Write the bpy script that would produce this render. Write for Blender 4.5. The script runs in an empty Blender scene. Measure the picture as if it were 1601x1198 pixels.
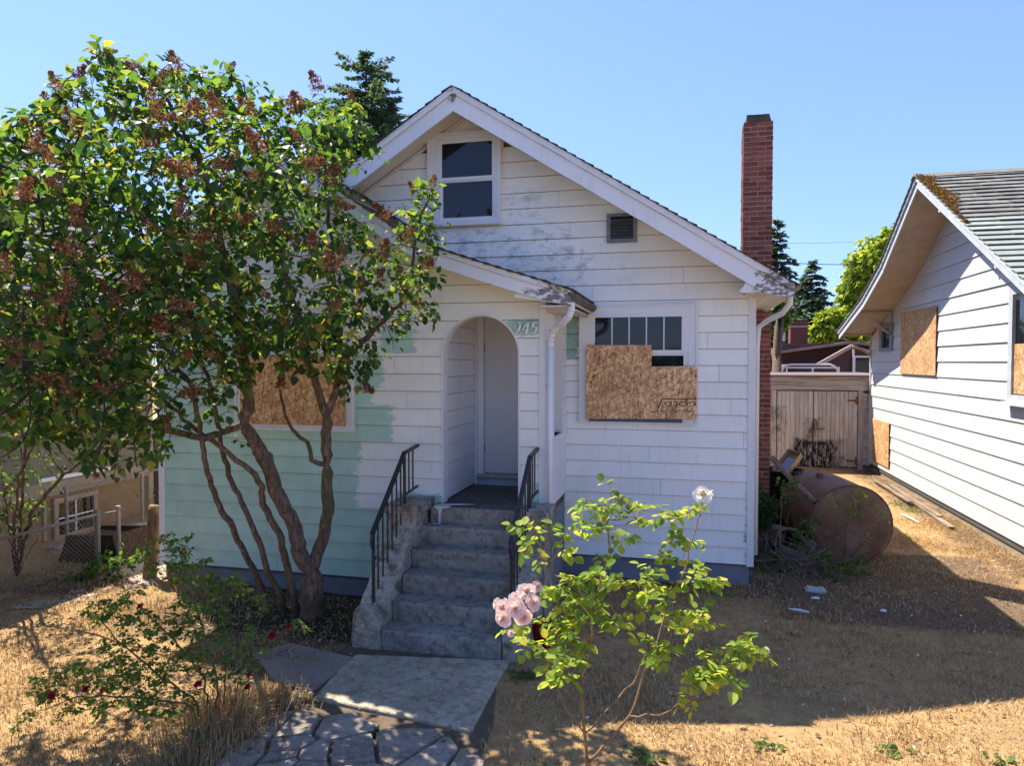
import bpy, bmesh, math, random
import numpy as np
from mathutils import Vector, Matrix, noise as mnoise
rnd = random.Random(7)
nrg = np.random.RandomState(11)
scene = bpy.context.scene
COL = scene.collection

# ------------------------------------------------------------ camera, world, sun, exposure
CAM_H = 2.82
FPX, YAW, PIT = 1110.0, math.radians(13.7), math.radians(1.70)
cam = bpy.data.cameras.new('camera'); cam.sensor_width = 36.0; cam.lens = FPX / 1601 * 36
cam.clip_start = 0.05; cam.clip_end = 2000
cam_o = bpy.data.objects.new('camera', cam); COL.objects.link(cam_o)
cam_o.location = (0, 0, CAM_H); cam_o.rotation_euler = (math.pi / 2 - PIT, 0, YAW)
scene.camera = cam_o
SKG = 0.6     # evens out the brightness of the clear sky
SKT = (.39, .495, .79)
SUN_DIR = Vector((0.60, -0.43, -1.0)).normalized()
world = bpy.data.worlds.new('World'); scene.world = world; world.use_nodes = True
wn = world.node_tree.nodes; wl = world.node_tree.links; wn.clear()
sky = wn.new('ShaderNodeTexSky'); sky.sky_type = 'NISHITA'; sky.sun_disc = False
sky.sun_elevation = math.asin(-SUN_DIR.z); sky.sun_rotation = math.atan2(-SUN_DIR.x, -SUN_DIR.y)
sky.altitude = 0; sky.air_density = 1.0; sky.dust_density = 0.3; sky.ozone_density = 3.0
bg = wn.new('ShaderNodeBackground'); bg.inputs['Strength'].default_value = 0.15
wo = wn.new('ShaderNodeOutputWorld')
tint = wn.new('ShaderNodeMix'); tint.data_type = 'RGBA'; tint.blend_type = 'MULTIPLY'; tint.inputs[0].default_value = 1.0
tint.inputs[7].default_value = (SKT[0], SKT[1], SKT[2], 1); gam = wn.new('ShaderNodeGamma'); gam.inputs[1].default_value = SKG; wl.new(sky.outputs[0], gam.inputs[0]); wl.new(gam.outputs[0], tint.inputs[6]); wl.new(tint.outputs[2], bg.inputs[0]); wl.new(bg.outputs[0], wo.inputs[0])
sun = bpy.data.lights.new('sun', 'SUN'); sun.energy = 2.9; sun.angle = math.radians(0.5); sun.color = (1.0, 0.91, 0.78)
sun_o = bpy.data.objects.new('sun', sun); COL.objects.link(sun_o)
sun_o.rotation_euler = SUN_DIR.to_track_quat('-Z', 'Y').to_euler(); sun_o.location = (-5, 10, 30)
scene.view_settings.view_transform = 'Standard'; scene.view_settings.look = 'None'
scene.view_settings.exposure = 2.12; scene.view_settings.gamma = 1.0
scene.view_settings.use_curve_mapping = False
scene.cycles.max_bounces = 8; scene.cycles.transparent_max_bounces = 8

# measuring helpers: a pixel of the photograph -> a point of the place on a known plane / at a known depth
_F = Vector((-math.sin(YAW) * math.cos(PIT), math.cos(YAW) * math.cos(PIT), -math.sin(PIT)))
_R = Vector((math.cos(YAW), math.sin(YAW), 0)); _U = _R.cross(_F)
def ray(u, v): return _F + _R * ((u - 800.5) / FPX) + _U * ((599 - v) / FPX)
def onY(u, v, c):
    d = ray(u, v); return d * (c / d.y) + Vector((0, 0, CAM_H))
def onX(u, v, c):
    d = ray(u, v); return d * (c / d.x) + Vector((0, 0, CAM_H))
def onZ(u, v, c=0.0):
    d = ray(u, v); return d * ((c - CAM_H) / d.z) + Vector((0, 0, CAM_H))
def atD(u, v, D): return ray(u, v) * D + Vector((0, 0, CAM_H))

# ------------------------------------------------------------ object helpers
def tag(o, label=None, cat=None, group=None, kind=None):
    if label: o['label'] = label
    if cat: o['category'] = cat
    if group: o['group'] = group
    if kind: o['kind'] = kind
    return o
def thing(name, loc, label, cat, group=None):
    o = bpy.data.objects.new(name, None); COL.objects.link(o); o.location = loc
    o.empty_display_size = 0.2
    return tag(o, label, cat, group)
def link(name, me, mat=None, parent=None, smooth=False):
    if mat is not None and not me.materials: me.materials.append(mat)
    if smooth: me.polygons.foreach_set('use_smooth', [True] * len(me.polygons))
    o = bpy.data.objects.new(name, me); COL.objects.link(o)
    if parent is not None:
        o.parent = parent
        if parent.type == 'EMPTY': o.location = -parent.location     # meshes hold world coordinates
    return o
def mesh(name, vs, fs, mat=None, parent=None, smooth=False):
    me = bpy.data.meshes.new(name); me.from_pydata([tuple(v) for v in vs], [], fs); me.update()
    return link(name, me, mat, parent, smooth)
class MB:
    def __init__(s): s.v = []; s.f = []
    def add(s, vs, fs):
        n = len(s.v); s.v.extend([tuple(v) for v in vs]); s.f.extend([tuple(i + n for i in f) for f in fs])
    def box(s, x0, x1, y0, y1, z0, z1):
        s.add([(x0,y0,z0),(x1,y0,z0),(x1,y1,z0),(x0,y1,z0),(x0,y0,z1),(x1,y0,z1),(x1,y1,z1),(x0,y1,z1)],
              [(0,3,2,1),(4,5,6,7),(0,1,5,4),(1,2,6,5),(2,3,7,6),(3,0,4,7)])
    def prism(s, pts, axis, a, b):
        """polygon pts (2d) extruded along axis from a to b; axis 'Y': pts are (x,z); 'X': (y,z); 'Z': (x,y)"""
        def p(q, w):
            if axis == 'Y': return (q[0], w, q[1])
            if axis == 'X': return (w, q[0], q[1])
            return (q[0], q[1], w)
        n = len(pts)
        vs = [p(q, a) for q in pts] + [p(q, b) for q in pts]
        s.add(vs, [tuple(range(n)), tuple(range(2*n-1, n-1, -1))] + [(i, i+n, (i+1) % n + n, (i+1) % n) for i in range(n)])
    def tube(s, pts, r, k=6, cap=True):
        pts = [Vector(p) for p in pts]; n = len(pts)
        rs = r if isinstance(r, (list, tuple)) else [r] * n
        rings = []; up = None
        for i, p in enumerate(pts):
            d = (pts[min(i+1, n-1)] - pts[max(i-1, 0)])
            if d.length < 1e-9: d = Vector((0, 0, 1))
            d.normalize()
            if up is None: up = d.orthogonal().normalized()
            else:
                up = (up - d * up.dot(d))
                if up.length < 1e-6: up = d.orthogonal()
                up.normalize()
            w = d.cross(up)
            rings.append([p + (up * math.cos(2*math.pi*j/k) + w * math.sin(2*math.pi*j/k)) * rs[i] for j in range(k)])
        vs = [v for g in rings for v in g]; fs = []
        for i in range(n-1):
            for j in range(k):
                fs.append((i*k+j, i*k+(j+1) % k, (i+1)*k+(j+1) % k, (i+1)*k+j))
        if cap: fs += [tuple(range(k-1, -1, -1)), tuple((n-1)*k + j for j in range(k))]
        s.add(vs, fs)
    def obox(s, p0, p1, w, h, up=Vector((0, 0, 1))):
        """beam from p0 to p1 of width w and height h"""
        p0 = Vector(p0); p1 = Vector(p1); d = (p1 - p0).normalized(); sd = d.cross(up)
        if sd.length < 1e-5: sd = d.orthogonal()
        sd.normalize(); u = sd.cross(d)
        vs = []
        for p in (p0, p1):
            for a, b in ((-1,-1),(1,-1),(1,1),(-1,1)): vs.append(p + sd * (a*w/2) + u * (b*h/2))
        s.add(vs, [(0,3,2,1),(4,5,6,7),(0,1,5,4),(1,2,6,5),(2,3,7,6),(3,0,4,7)])
    def build(s, name, mat, parent=None, smooth=False): 
        o = mesh(name, s.v, s.f, mat, parent, smooth); fix_normals(o.data); return o
def fix_normals(me):
    bm = bmesh.new(); bm.from_mesh(me); bmesh.ops.recalc_face_normals(bm, faces=bm.faces); bm.to_mesh(me); bm.free()
def box(name, x0, x1, y0, y1, z0, z1, mat, parent=None, bev=0.0):
    m = MB(); m.box(x0, x1, y0, y1, z0, z1)
    o = m.build(name, mat, parent)
    if bev: bevel(o.data, bev)
    return o
def bevel(me, w, seg=1):
    bm = bmesh.new(); bm.from_mesh(me)
    bmesh.ops.bevel(bm, geom=list(bm.edges), offset=w, segments=seg, affect='EDGES', profile=0.6); bm.to_mesh(me); bm.free()
def rough_mesh(me, cut, amp, freq, seed=0.0, thr=35):
    """subdivide to about 'cut' metres and push the surface about with noise (worn stone, wood)"""
    bm = bmesh.new(); bm.from_mesh(me)
    bmesh.ops.triangulate(bm, faces=[f for f in bm.faces if len(f.verts) > 4])
    for _ in range(7):
        es = [e for e in bm.edges if e.calc_length() > cut]
        if not es: break
        bmesh.ops.subdivide_edges(bm, edges=es, cuts=1, use_grid_fill=True)
    bm.normal_update()
    mv = []
    for v in bm.verts:
        q = v.co * freq + Vector((seed, seed * 1.7, seed * .3))
        n = mnoise.fractal(q, 1.0, 2.0, 4)
        mv.append(v.normal * (n * amp))
    for v, d in zip(bm.verts, mv): v.co += d
    bm.to_mesh(me); bm.free(); me.update()

# ------------------------------------------------------------ materials
class NT:
    def __init__(s, name):
        s.m = bpy.data.materials.new(name); s.m.use_nodes = True
        s.t = s.m.node_tree; s.t.nodes.clear()
        s.out = s.n('ShaderNodeOutputMaterial'); s.pos = s.n('ShaderNodeNewGeometry').outputs['Position']
    def n(s, ty, **kw):
        x = s.t.nodes.new(ty)
        for k, v in kw.items(): setattr(x, k, v)
        return x
    def l(s, a, b): s.t.links.new(a, b)
    def set(s, inp, v):
        if hasattr(v, 'is_output') or hasattr(v, 'links'): s.l(v, inp)
        else:
            if isinstance(v, (tuple, list)) and len(v) == 3 and inp.type == 'RGBA': v = (*v, 1)
            inp.default_value = v
    def math(s, op, a, b=0.0, c=0.0, clamp=False):
        x = s.n('ShaderNodeMath', operation=op); x.use_clamp = clamp
        s.set(x.inputs[0], a); s.set(x.inputs[1], b); s.set(x.inputs[2], c); return x.outputs[0]
    def mix(s, f, a, b, mode='MIX'):
        x = s.n('ShaderNodeMix', data_type='RGBA', blend_type=mode); x.clamp_factor = True
        s.set(x.inputs[0], f); s.set(x.inputs[6], a); s.set(x.inputs[7], b); return x.outputs[2]
    def map(s, vec, scale=(1,1,1), loc=(0,0,0), rot=(0,0,0)):
        x = s.n('ShaderNodeMapping'); s.l(vec, x.inputs[0]); x.inputs['Scale'].default_value = scale
        x.inputs['Location'].default_value = loc; x.inputs['Rotation'].default_value = rot; return x.outputs[0]
    def noise(s, scale, detail=4, vec=None, rough=.55, dist=0.0, color=False):
        x = s.n('ShaderNodeTexNoise'); s.l(vec or s.pos, x.inputs['Vector']); x.inputs['Scale'].default_value = scale
        x.inputs['Detail'].default_value = detail; x.inputs['Roughness'].default_value = rough; x.inputs['Distortion'].default_value = dist
        return x.outputs['Color' if color else 'Fac']
    def ramp(s, f, stops):
        x = s.n('ShaderNodeValToRGB'); s.l(f, x.inputs[0]); e = x.color_ramp.elements
        while len(e) < len(stops): e.new(.5)
        for i, (p, c) in enumerate(stops):
            e[i].position = p; e[i].color = (*c, 1) if isinstance(c, (tuple, list)) else (c, c, c, 1)
        return x.outputs[0]
    def sep(s, v=None):
        x = s.n('ShaderNodeSeparateXYZ'); s.l(v or s.pos, x.inputs[0]); return x.outputs
    def step(s, f, a, b):
        x = s.n('ShaderNodeMapRange'); x.clamp = True; s.set(x.inputs[0], f)
        x.inputs[1].default_value = a; x.inputs[2].default_value = b; return x.outputs[0]
    def orand(s): return s.n('ShaderNodeObjectInfo').outputs['Random']
    def irand(s): return s.n('ShaderNodeNewGeometry').outputs['Random Per Island']
    def bump(s, h, strength=.3, dist=.01, normal=None):
        x = s.n('ShaderNodeBump'); s.l(h, x.inputs['Height']); x.inputs['Strength'].default_value = strength
        x.inputs['Distance'].default_value = dist
        if normal: s.l(normal, x.inputs['Normal'])
        return x.outputs[0]
    def bsdf(s, col, rough=.7, normal=None, spec=.3, metal=0.0, link=True):
        x = s.n('ShaderNodeBsdfPrincipled'); s.set(x.inputs['Base Color'], col); s.set(x.inputs['Roughness'], rough)
        x.inputs['Specular IOR Level'].default_value = spec; s.set(x.inputs['Metallic'], metal)
        if normal: s.l(normal, x.inputs['Normal'])
        if link: s.l(x.outputs[0], s.out.inputs[0])
        return x
    def boxmask(s, boxes, x, z, n=None, amp=.06, soft=.02):
        """union of rectangles (x0,x1,z0,z1) with ragged, noise-bitten edges"""
        tot = None
        for (x0, x1, z0, z1) in boxes:
            d = s.math('MINIMUM', s.math('MINIMUM', s.math('SUBTRACT', x, x0), s.math('SUBTRACT', x1, x)),
                       s.math('MINIMUM', s.math('MULTIPLY', s.math('SUBTRACT', z, z0), 3.0), s.math('MULTIPLY', s.math('SUBTRACT', z1, z), 3.0)))
            tot = d if tot is None else s.math('MAXIMUM', tot, d)
        if n is not None: tot = s.math('ADD', tot, s.math('MULTIPLY', s.math('SUBTRACT', n, .5), amp * 2))
        return s.step(tot, -soft, soft)
def grey(c): return (c, c, c)
def sc(c, k): return tuple(min(1, x * k) for x in c)
def simple(name, col, rough=.75, var=.18, scale=4, bstr=.25, bscale=60, bdist=.004, spec=.25, ovar=.12, metal=0.0, stretch=(1,1,1), dirt=None, dirt_amt=.3):
    t = NT(name); v = t.map(t.pos, stretch)
    n1 = t.noise(scale, 5, v); n2 = t.noise(bscale, 4, v)
    c = t.ramp(n1, [(.25, sc(col, 1 - var)), (.75, sc(col, 1 + var))])
    c = t.mix(t.math('MULTIPLY', t.step(n2, .45, .75), .25), c, sc(col, .6))
    if dirt: c = t.mix(t.math('MULTIPLY', t.step(t.noise(scale * 2.7, 6, v, rough=.7), .5, .72), dirt_amt), c, dirt)
    if ovar:
        k = t.math('MULTIPLY_ADD', t.orand(), ovar * 2, 1 - ovar)
        h = t.n('ShaderNodeHueSaturation'); t.l(c, h.inputs['Color']); t.l(k, h.inputs['Value']); c = h.outputs[0]
    t.bsdf(c, rough, t.bump(n2, bstr, bdist), spec, metal)
    return t.m

WHITE = (.86, .86, .79)
WARM = (.85, .84, .77)
GREEN = (.44, .64, .52)
def paint_mat(name, base=WHITE, green=None, gcol=GREEN, mildew=None, peel=None, dirt=.35, streak=True, tan=None):
    t = NT(name); s = t.sep(); X, Y, Z = s[0], s[1], s[2]
    big = t.noise(1.3, 4); fine = t.noise(9, 6, rough=.65)
    stre = t.noise(5, 5, t.map(t.pos, (4.0, 4.0, .35)))
    grain = t.noise(90, 3, t.map(t.pos, (1.0, 1.0, .12)))
    c = t.ramp(big, [(.3, sc(base, .94)), (.7, sc(base, 1.04))])
    if green:
        n = t.noise(6, 8, t.map(t.pos, (1.0, 1.0, 2.6)), rough=.78)
        m = t.boxmask(green, X, Z, n, .22, .010)
        g = t.ramp(t.noise(3.1, 5), [(.3, sc(gcol, .88)), (.7, sc(gcol, 1.08))])
        c = t.mix(m, c, g)
        # thin brushed-over places
        m2 = t.boxmask([(a - .05, b + .3, e, f) for a, b, e, f in green], X, Z, n, .3, .2)
        c = t.mix(t.math('MULTIPLY', t.math('MULTIPLY', m2, t.step(fine, .5, .7)), .25), c, g)
    if streak: c = t.mix(t.math('MULTIPLY', t.step(stre, .55, .8), dirt), c, sc(base, .62))
    c = t.mix(t.math('MULTIPLY', t.step(t.noise(26, 5, rough=.75), .62, .74), dirt * .8), c, (.30, .28, .24))
    if tan: 
        m = t.boxmask(tan, X, Z, t.noise(2.2, 5), .5, .4); c = t.mix(t.math('MULTIPLY', m, .22), c, (.55, .45, .32))  # dust tone near the rake, with warm bounce light put into the colour
    if mildew:
        nn = t.noise(8, 8, t.map(t.pos, (.8, .8, 1.5)), rough=.78)
        n3 = t.noise(2.3, 3)
        m = t.boxmask(mildew, X, Z, t.noise(3, 4), .35, .35)
        k = t.math('MULTIPLY', m, t.step(t.math('ADD', nn, t.math('MULTIPLY', t.math('SUBTRACT', n3, .5), .35)), .50, .68))
        c = t.mix(t.math('MULTIPLY', k, .78), c, (.20, .235, .28))
        k2 = t.math('MULTIPLY', m, t.step(t.noise(24, 8, t.map(t.pos, (.8, .8, .5)), rough=.8), .60, .70))
        c = t.mix(t.math('MULTIPLY', k2, .8), c, (.09, .11, .13))
    bumph = grain
    if peel:
        nn = t.noise(6.5, 7, t.map(t.pos, (1.0, 1.0, 1.7)), rough=.7)
        m = t.math('MULTIPLY', t.boxmask(peel, X, Z, nn, .30, .012), t.step(t.noise(11, 6, t.map(t.pos, (1, 1, 2)), rough=.75), .45, .50))
        wood = t.ramp(t.noise(14, 5, t.map(t.pos, (1, 1, 5))), [(.3, (.10, .09, .09)), (.6, (.25, .22, .22)), (.75, (.33, .30, .29))])
        c = t.mix(m, c, wood); bumph = t.math('SUBTRACT', grain, m)
    k = t.math('MULTIPLY_ADD', t.orand(), .07, .965)
    h = t.n('ShaderNodeHueSaturation'); t.l(c, h.inputs['Color']); t.l(k, h.inputs['Value'])
    t.bsdf(h.outputs[0], .62, t.bump(bumph, .3, .003), .3)
    return t.m
def wood_mat(name, c0, c1, c2, axis='z', rough=.85, spots=None):
    st = {'z': (14, 14, .8), 'x': (.8, 14, 14), 'y': (14, .8, 14)}[axis]
    t = NT(name); v = t.map(t.pos, st)
    n = t.noise(1.6, 7, v, rough=.65); f = t.noise(6, 5, v)
    c = t.ramp(n, [(.3, c0), (.52, c1), (.72, c2)])
    c = t.mix(t.math('MULTIPLY', t.step(f, .52, .7), .5), c, sc(c0, .6))
    h = t.n('ShaderNodeHueSaturation'); t.l(c, h.inputs['Color']); t.l(t.math('MULTIPLY_ADD', t.orand(), .3, .85), h.inputs['Value'])
    c = h.outputs[0]
    if spots:   # soot / burn with an irregular outline
        s = t.sep(); nn = t.noise(3.2, 7, rough=.7)
        m = t.boxmask(spots, s[0], s[2], nn, .55, .16)
        c = t.mix(t.math('MULTIPLY', m, t.step(t.noise(22, 6, t.map(t.pos, (1, 1, .25)), rough=.7), .36, .52)), c, (.02, .018, .018))
    t.bsdf(c, rough, t.bump(f, .5, .004), .15)
    return t.m
def osb_mat(name, k=1.0, face='Y'):
    t = NT(name)
    d = t.noise(5, 3, color=True)
    w = t.n('ShaderNodeVectorMath', operation='MULTIPLY_ADD'); t.l(d, w.inputs[0]); w.inputs[1].default_value = (.05, .05, .05); t.l(t.pos, w.inputs[2])
    cs = None
    for i, (ang, sx, sz) in enumerate(((.5, 14, 52), (-.6, 15, 48), (1.5, 13, 56))):
        rot = (0, ang, 0) if face == 'Y' else (ang, 0, 0)
        scl = (sx, sx, sz) if face == 'Y' else (sx, sx, sz)
        vo = t.n('ShaderNodeTexVoronoi'); t.l(t.map(t.map(w.outputs[0], (1, 1, 1), (0, 0, 0), rot), scl, (i * 3.3, 0, i)), vo.inputs['Vector']); vo.inputs['Scale'].default_value = 1.0
        sp = t.n('ShaderNodeSeparateColor'); t.l(vo.outputs['Color'], sp.inputs[0])
        v = sp.outputs[0]
        cs = v if cs is None else t.math('ADD', t.math('MULTIPLY', cs, .62), t.math('MULTIPLY', v, .5))
    c = t.ramp(cs, [(.18, sc((.17, .085, .035), k)), (.42, sc((.36, .20, .095), k)), (.65, sc((.48, .28, .13), k)), (.9, sc((.66, .45, .25), k))])
    c = t.mix(t.math('MULTIPLY', t.step(t.noise(2.0, 4), .4, .7), .45), c, sc((.27, .13, .05), k))
    t.bsdf(c, .75, t.bump(cs, .5, .004), .2)
    return t.m
def concrete(name, col=(.22, .215, .20), dark=(.07, .066, .06), light=(.36, .36, .34), amt=.75, paint=False, moss=None):
    t = NT(name)
    n1 = t.noise(1.7, 6, rough=.6); n2 = t.noise(13, 7, rough=.75); n3 = t.noise(70, 4)
    c = t.ramp(n1, [(.3, sc(col, .72)), (.55, col), (.75, sc(col, 1.25))])
    c = t.mix(t.math('MULTIPLY', t.step(n2, .46, .66), amt), c, dark)
    c = t.mix(t.math('MULTIPLY', t.step(t.noise(21, 6, rough=.8), .58, .68), .6), c, light)
    c = t.mix(t.math('MULTIPLY', t.step(n3, .55, .72), .5), c, sc(dark, .9))
    if moss: c = t.mix(t.math('MULTIPLY', t.step(t.noise(5, 6, rough=.7), .5, .64), .8), c, moss)
    if paint: c = t.mix(t.step(t.noise(9, 5, t.map(t.pos, (1, 1.3, 1), (3, 1, 0)), rough=.8), .69, .72), c, (.62, .64, .65))
    k = t.math('MULTIPLY_ADD', t.orand(), .22, .89)
    h = t.n('ShaderNodeHueSaturation'); t.l(c, h.inputs['Color']); t.l(k, h.inputs['Value'])
    t.bsdf(h.outputs[0], .9, t.bump(t.math('ADD', n2, n3), .6, .006), .15)
    return t.m
def leaf_mat(name, cols, trans, tmix=.45, rough=.55, obj=False):
    t = NT(name); r = t.orand() if obj else t.irand()
    c = t.ramp(r, cols)
    tr = t.ramp(r, trans)
    b = t.bsdf(c, rough, None, .05, link=False)
    tl = t.n('ShaderNodeBsdfTranslucent'); t.l(tr, tl.inputs[0])
    mx = t.n('ShaderNodeMixShader'); mx.inputs[0].default_value = tmix
    t.l(b.outputs[0], mx.inputs[1]); t.l(tl.outputs[0], mx.inputs[2]); t.l(mx.outputs[0], t.out.inputs[0])
    return t.m
def bark_mat(name, c0, c1, c2, moss=None):
    t = NT(name)
    v = t.map(t.pos, (9, 9, 2.2)); n = t.noise(3.5, 7, v, rough=.7, dist=.6)
    c = t.ramp(n, [(.33, c0), (.5, c1), (.68, c2)])
    if moss: c = t.mix(t.math('MULTIPLY', t.step(t.noise(6, 5), .50, .62), .75), c, moss)
    t.bsdf(c, .9, t.bump(n, .9, .02), .1)
    return t.m

# (wing-wall) paint patches measured on the wall (x0, x1, z0, z1)
def bxY(u0, v0, u1, v1, Y):
    a = onY(u0, v1, Y); b = onY(u1, v0, Y); return (a.x, b.x, a.z, b.z)
WY, MY = 7.8, 9.2
g_wing = [bxY(595, 515, 650, 552, WY), bxY(535, 552, 598, 606, WY), bxY(520, 604, 586, 636, WY), bxY(520, 634, 613, 690, WY),
          bxY(520, 686, 566, 722, WY), bxY(520, 718, 560, 800, WY), (-6.7, -2.6, -.1, onY(600, 795, WY).z), bxY(225, 560, 545, 820, WY),
          bxY(225, 455, 400, 640, WY), bxY(835, 757, 852, 786, WY), bxY(788, 499, 846, 524, WY), bxY(620, 772, 690, 800, WY)]
g_main = [bxY(880, 480, 905, 562, MY), bxY(1166, 775, 1190, 900, MY)]
M_wing = paint_mat('wing_siding_paint', sc(WARM, .97), green=g_wing, dirt=.3)
M_main = paint_mat('main_siding_paint', WHITE, green=g_main, gcol=(.30, .46, .37),
    mildew=[bxY(600, 345, 900, 470, MY), bxY(790, 300, 850, 345, MY), bxY(820, 375, 960, 440, MY)],
    tan=[(-.9, .9, 3.8, 4.7), (-2.4, -1.2, 4.9, 6.0), (-.2, .9, 3.6, 4.3)])
M_trim = paint_mat('white_trim_paint', (.74, .74, .73), dirt=.25)
M_soffit = paint_mat('soffit_paint', (.66, .63, .58), dirt=.2)
M_rake = paint_mat('rake_board_paint', (.72, .73, .74), dirt=.3, peel=[(.80, 1.35, 3.45, 3.86), (1.0, 1.35, 3.4, 4.05), (-1.62, -1.0, 3.3, 3.60), (-1.42, -.9, 3.3, 3.75), (-2.91, -2.83, 6.1, 6.3)])
M_door = simple('door_paint', (.62, .61, .59), .5, .05, 2, .1, 40, ovar=0)
M_shingle_dark = simple('dark_asphalt_shingle', (.07, .062, .055), .95, .3, 6, .6, 120, .004, ovar=.25, dirt=(.17, .13, .09), dirt_amt=.5)
M_osb = osb_mat('osb_board', 1.45, 'Y')
M_osbx = osb_mat('osb_board_grey', 1.08, 'X')
M_osbw = osb_mat('osb_board_dark', 1.3, 'Y')
M_found = simple('painted_foundation', (.20, .20, .215), .8, .2, 2, .4, 40, ovar=.05, dirt=(.30, .30, .31), dirt_amt=.4)
M_step = concrete('step_concrete', (.31, .29, .25), (.10, .08, .065), (.52, .50, .44), .85, paint=True)
M_slab = concrete('slab_concrete', (.41, .355, .265), (.13, .11, .075), (.64, .57, .42), .85, paint=True)
M_stone = concrete('flagstone', (.32, .27, .22), (.12, .09, .07), (.60, .58, .54), .8)
M_cheek = concrete('rotten_cheek_wall', (.44, .39, .31), (.07, .055, .04), (.62, .59, .51), .75, moss=(.10, .09, .045))
M_iron = simple('black_iron', (.018, .018, .02), .45, .3, 10, .4, 90, ovar=.1, spec=.5, dirt=(.06, .04, .03), dirt_amt=.35)
M_glass = NT('window_glass'); _t = M_glass; _t.bsdf((.008, .010, .012), .04, _t.bump(_t.noise(2.3, 2), .05, .02), .5); M_glass = _t.m
M_groove = simple('lap_shade_backing', (.09, .085, .08), .9, .2, 5)  # wall face darkened so board gaps read as lap shadow and dirt
M_dark = simple('dark_interior', (.012, .012, .013), .9, .3, 3)
M_vent = simple('grey_vent_paint', (.17, .19, .21), .7, .25, 12, .4, 60)
M_ventd = simple('dark_vent_slat', (.10, .10, .11), .8, .3, 12)
M_steel = simple('galvanised_steel', (.24, .22, .20), .6, .25, 20, .2, 80, metal=.3, dirt=(.13, .07, .04), dirt_amt=.7)
M_mortar = simple('mortar', (.36, .32, .29), .95, .15, 12, .5, 90)
M_brick = simple('red_brick', (.235, .075, .05), .9, .3, 14, .6, 90, .005, ovar=.35, dirt=(.08, .035, .03), dirt_amt=.6)
M_cap = simple('chimney_cap_mortar', (.09, .08, .06), .95, .3, 8, .6, 40, dirt=(.05, .045, .02), dirt_amt=.6)
M_rust = NT('rusty_tank_steel'); _t = M_rust
_n = _t.noise(2.2, 6, rough=.65); _m = _t.noise(16, 7, rough=.75)
_c = _t.ramp(_n, [(.3, (.10, .048, .03)), (.5, (.18, .09, .055)), (.7, (.25, .145, .09))])
_c = _t.mix(_t.math('MULTIPLY', _t.step(_m, .5, .68), .6), _c, (.045, .03, .026)); _c = _t.mix(_t.math('MULTIPLY', _t.step(_t.noise(5, 5), .58, .7), .35), _c, (.23, .20, .17))
_t.bsdf(_c, .68, _t.bump(_m, .5, .004), .35); M_rust = _t.m

# ------------------------------------------------------------ wall generator (courses of separate boards)
def bands(z0, z1, brk, fn):
    zs = sorted(set([z0, z1] + [b for b in brk if z0 + 1e-4 < b < z1 - 1e-4])); out = []
    for a, b in zip(zs[:-1], zs[1:]):
        e = min(1e-3, (b - a) / 4); A = fn(a + e); B = fn(b - e)
        if len(A) != len(B): 
            A = A if len(A) < len(B) else A; B = fn((a + b) / 2); A = B
        for (a0, b0), (a1, b1) in zip(A, B):
            if max(b0 - a0, b1 - a1) > .01: out.append((a, b, a0, max(a0, b0), a1, max(a1, b1)))
    return out
def siding(root, axis, plane, sgn, z0, z1, expo, brk, fn, mat, tb=.024, tt=.006, sub=0, name='siding_board', joints=False, gap=.006):
    """boards of one wall: axis 'Y' = wall in a plane of constant Y (runs along X); sgn = side it faces"""
    def jcut(B, ph):
        for k in range(-8, 9):
            xj = (k + ph) * 2.44; out = []; g_ = .0016
            if not any(min(q[2], q[4]) < xj < max(q[3], q[5]) for q in B): continue
            if any(min(q[2], q[4]) < xj + .12 and max(q[3], q[5]) > xj - .12 and not (max(q[2], q[4]) < xj - .10 and min(q[3], q[5]) > xj + .10) for q in B): continue
            for q in B:
                if max(q[2], q[4]) < xj < min(q[3], q[5]): out += [(q[0], q[1], q[2], xj - g_, q[4], xj - g_), (q[0], q[1], xj + g_, q[3], xj + g_, q[5])]
                else: out.append(q)
            B = out
        return B
    z = z0; row_ = 0
    while z < z1 - .02:
        zn = min(z + expo, z1); zt = zn - gap; bb = list(brk)
        if sub: bb += [z + (zt - z) * k / sub for k in range(1, sub)]
        B = bands(z, zt, bb, fn)
        if joints: B = jcut(B, (row_ * .47) % 1.0)
        row_ += 1
        groups = []
        for b in B:
            hit = [g for g in groups if any(abs(q[1] - b[0]) < 1e-4 and min(q[5], b[3]) - max(q[4], b[2]) > .005 for q in g)]
            if hit:
                g = hit[0]; g.append(b)
                for h in hit[1:]: g.extend(h); groups.remove(h)
            else: groups.append([b])
        jj = rnd.uniform(-.0015, .0015)
        for g in groups:
            m = MB()
            for (a, b, a0, b0, a1, b1) in g:
                t0 = tb + (tt - tb) * (a - z) / (zt - z) + jj; t1 = tb + (tt - tb) * (b - z) / (zt - z) + jj
                P = lambda s_, w, zz: ((s_, plane + sgn * w, zz) if axis == 'Y' else (plane + sgn * w, s_, zz))
                vs = [P(a0, t0, a), P(b0, t0, a), P(b1, t1, b), P(a1, t1, b), P(a0, -.004, a), P(b0, -.004, a), P(b1, -.004, b), P(a1, -.004, b)]
                fs = [(0, 1, 2, 3), (0, 3, 7, 4), (1, 5, 6, 2)]
                if abs(a - z) < 1e-4: fs.append((0, 4, 5, 1))
                m.add(vs, fs)
            m.build(name, mat, root)
        z = zn
def core(root, axis, p0, p1, z0, z1, brk, fn, mat, name='wall'):
    m = MB()
    for (a, b, a0, b0, a1, b1) in bands(z0, z1, brk, fn):
        m.prism([(a0, a), (b0, a), (b1, b), (a1, b)], axis, p0, p1)
    return m.build(name, mat, root)
def cut(iv, a, b):
    out = []
    for (p, q) in iv:
        if b <= p or a >= q: out.append((p, q)); continue
        if a > p: out.append((p, a))
        if b < q: out.append((b, q))
    return out

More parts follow.
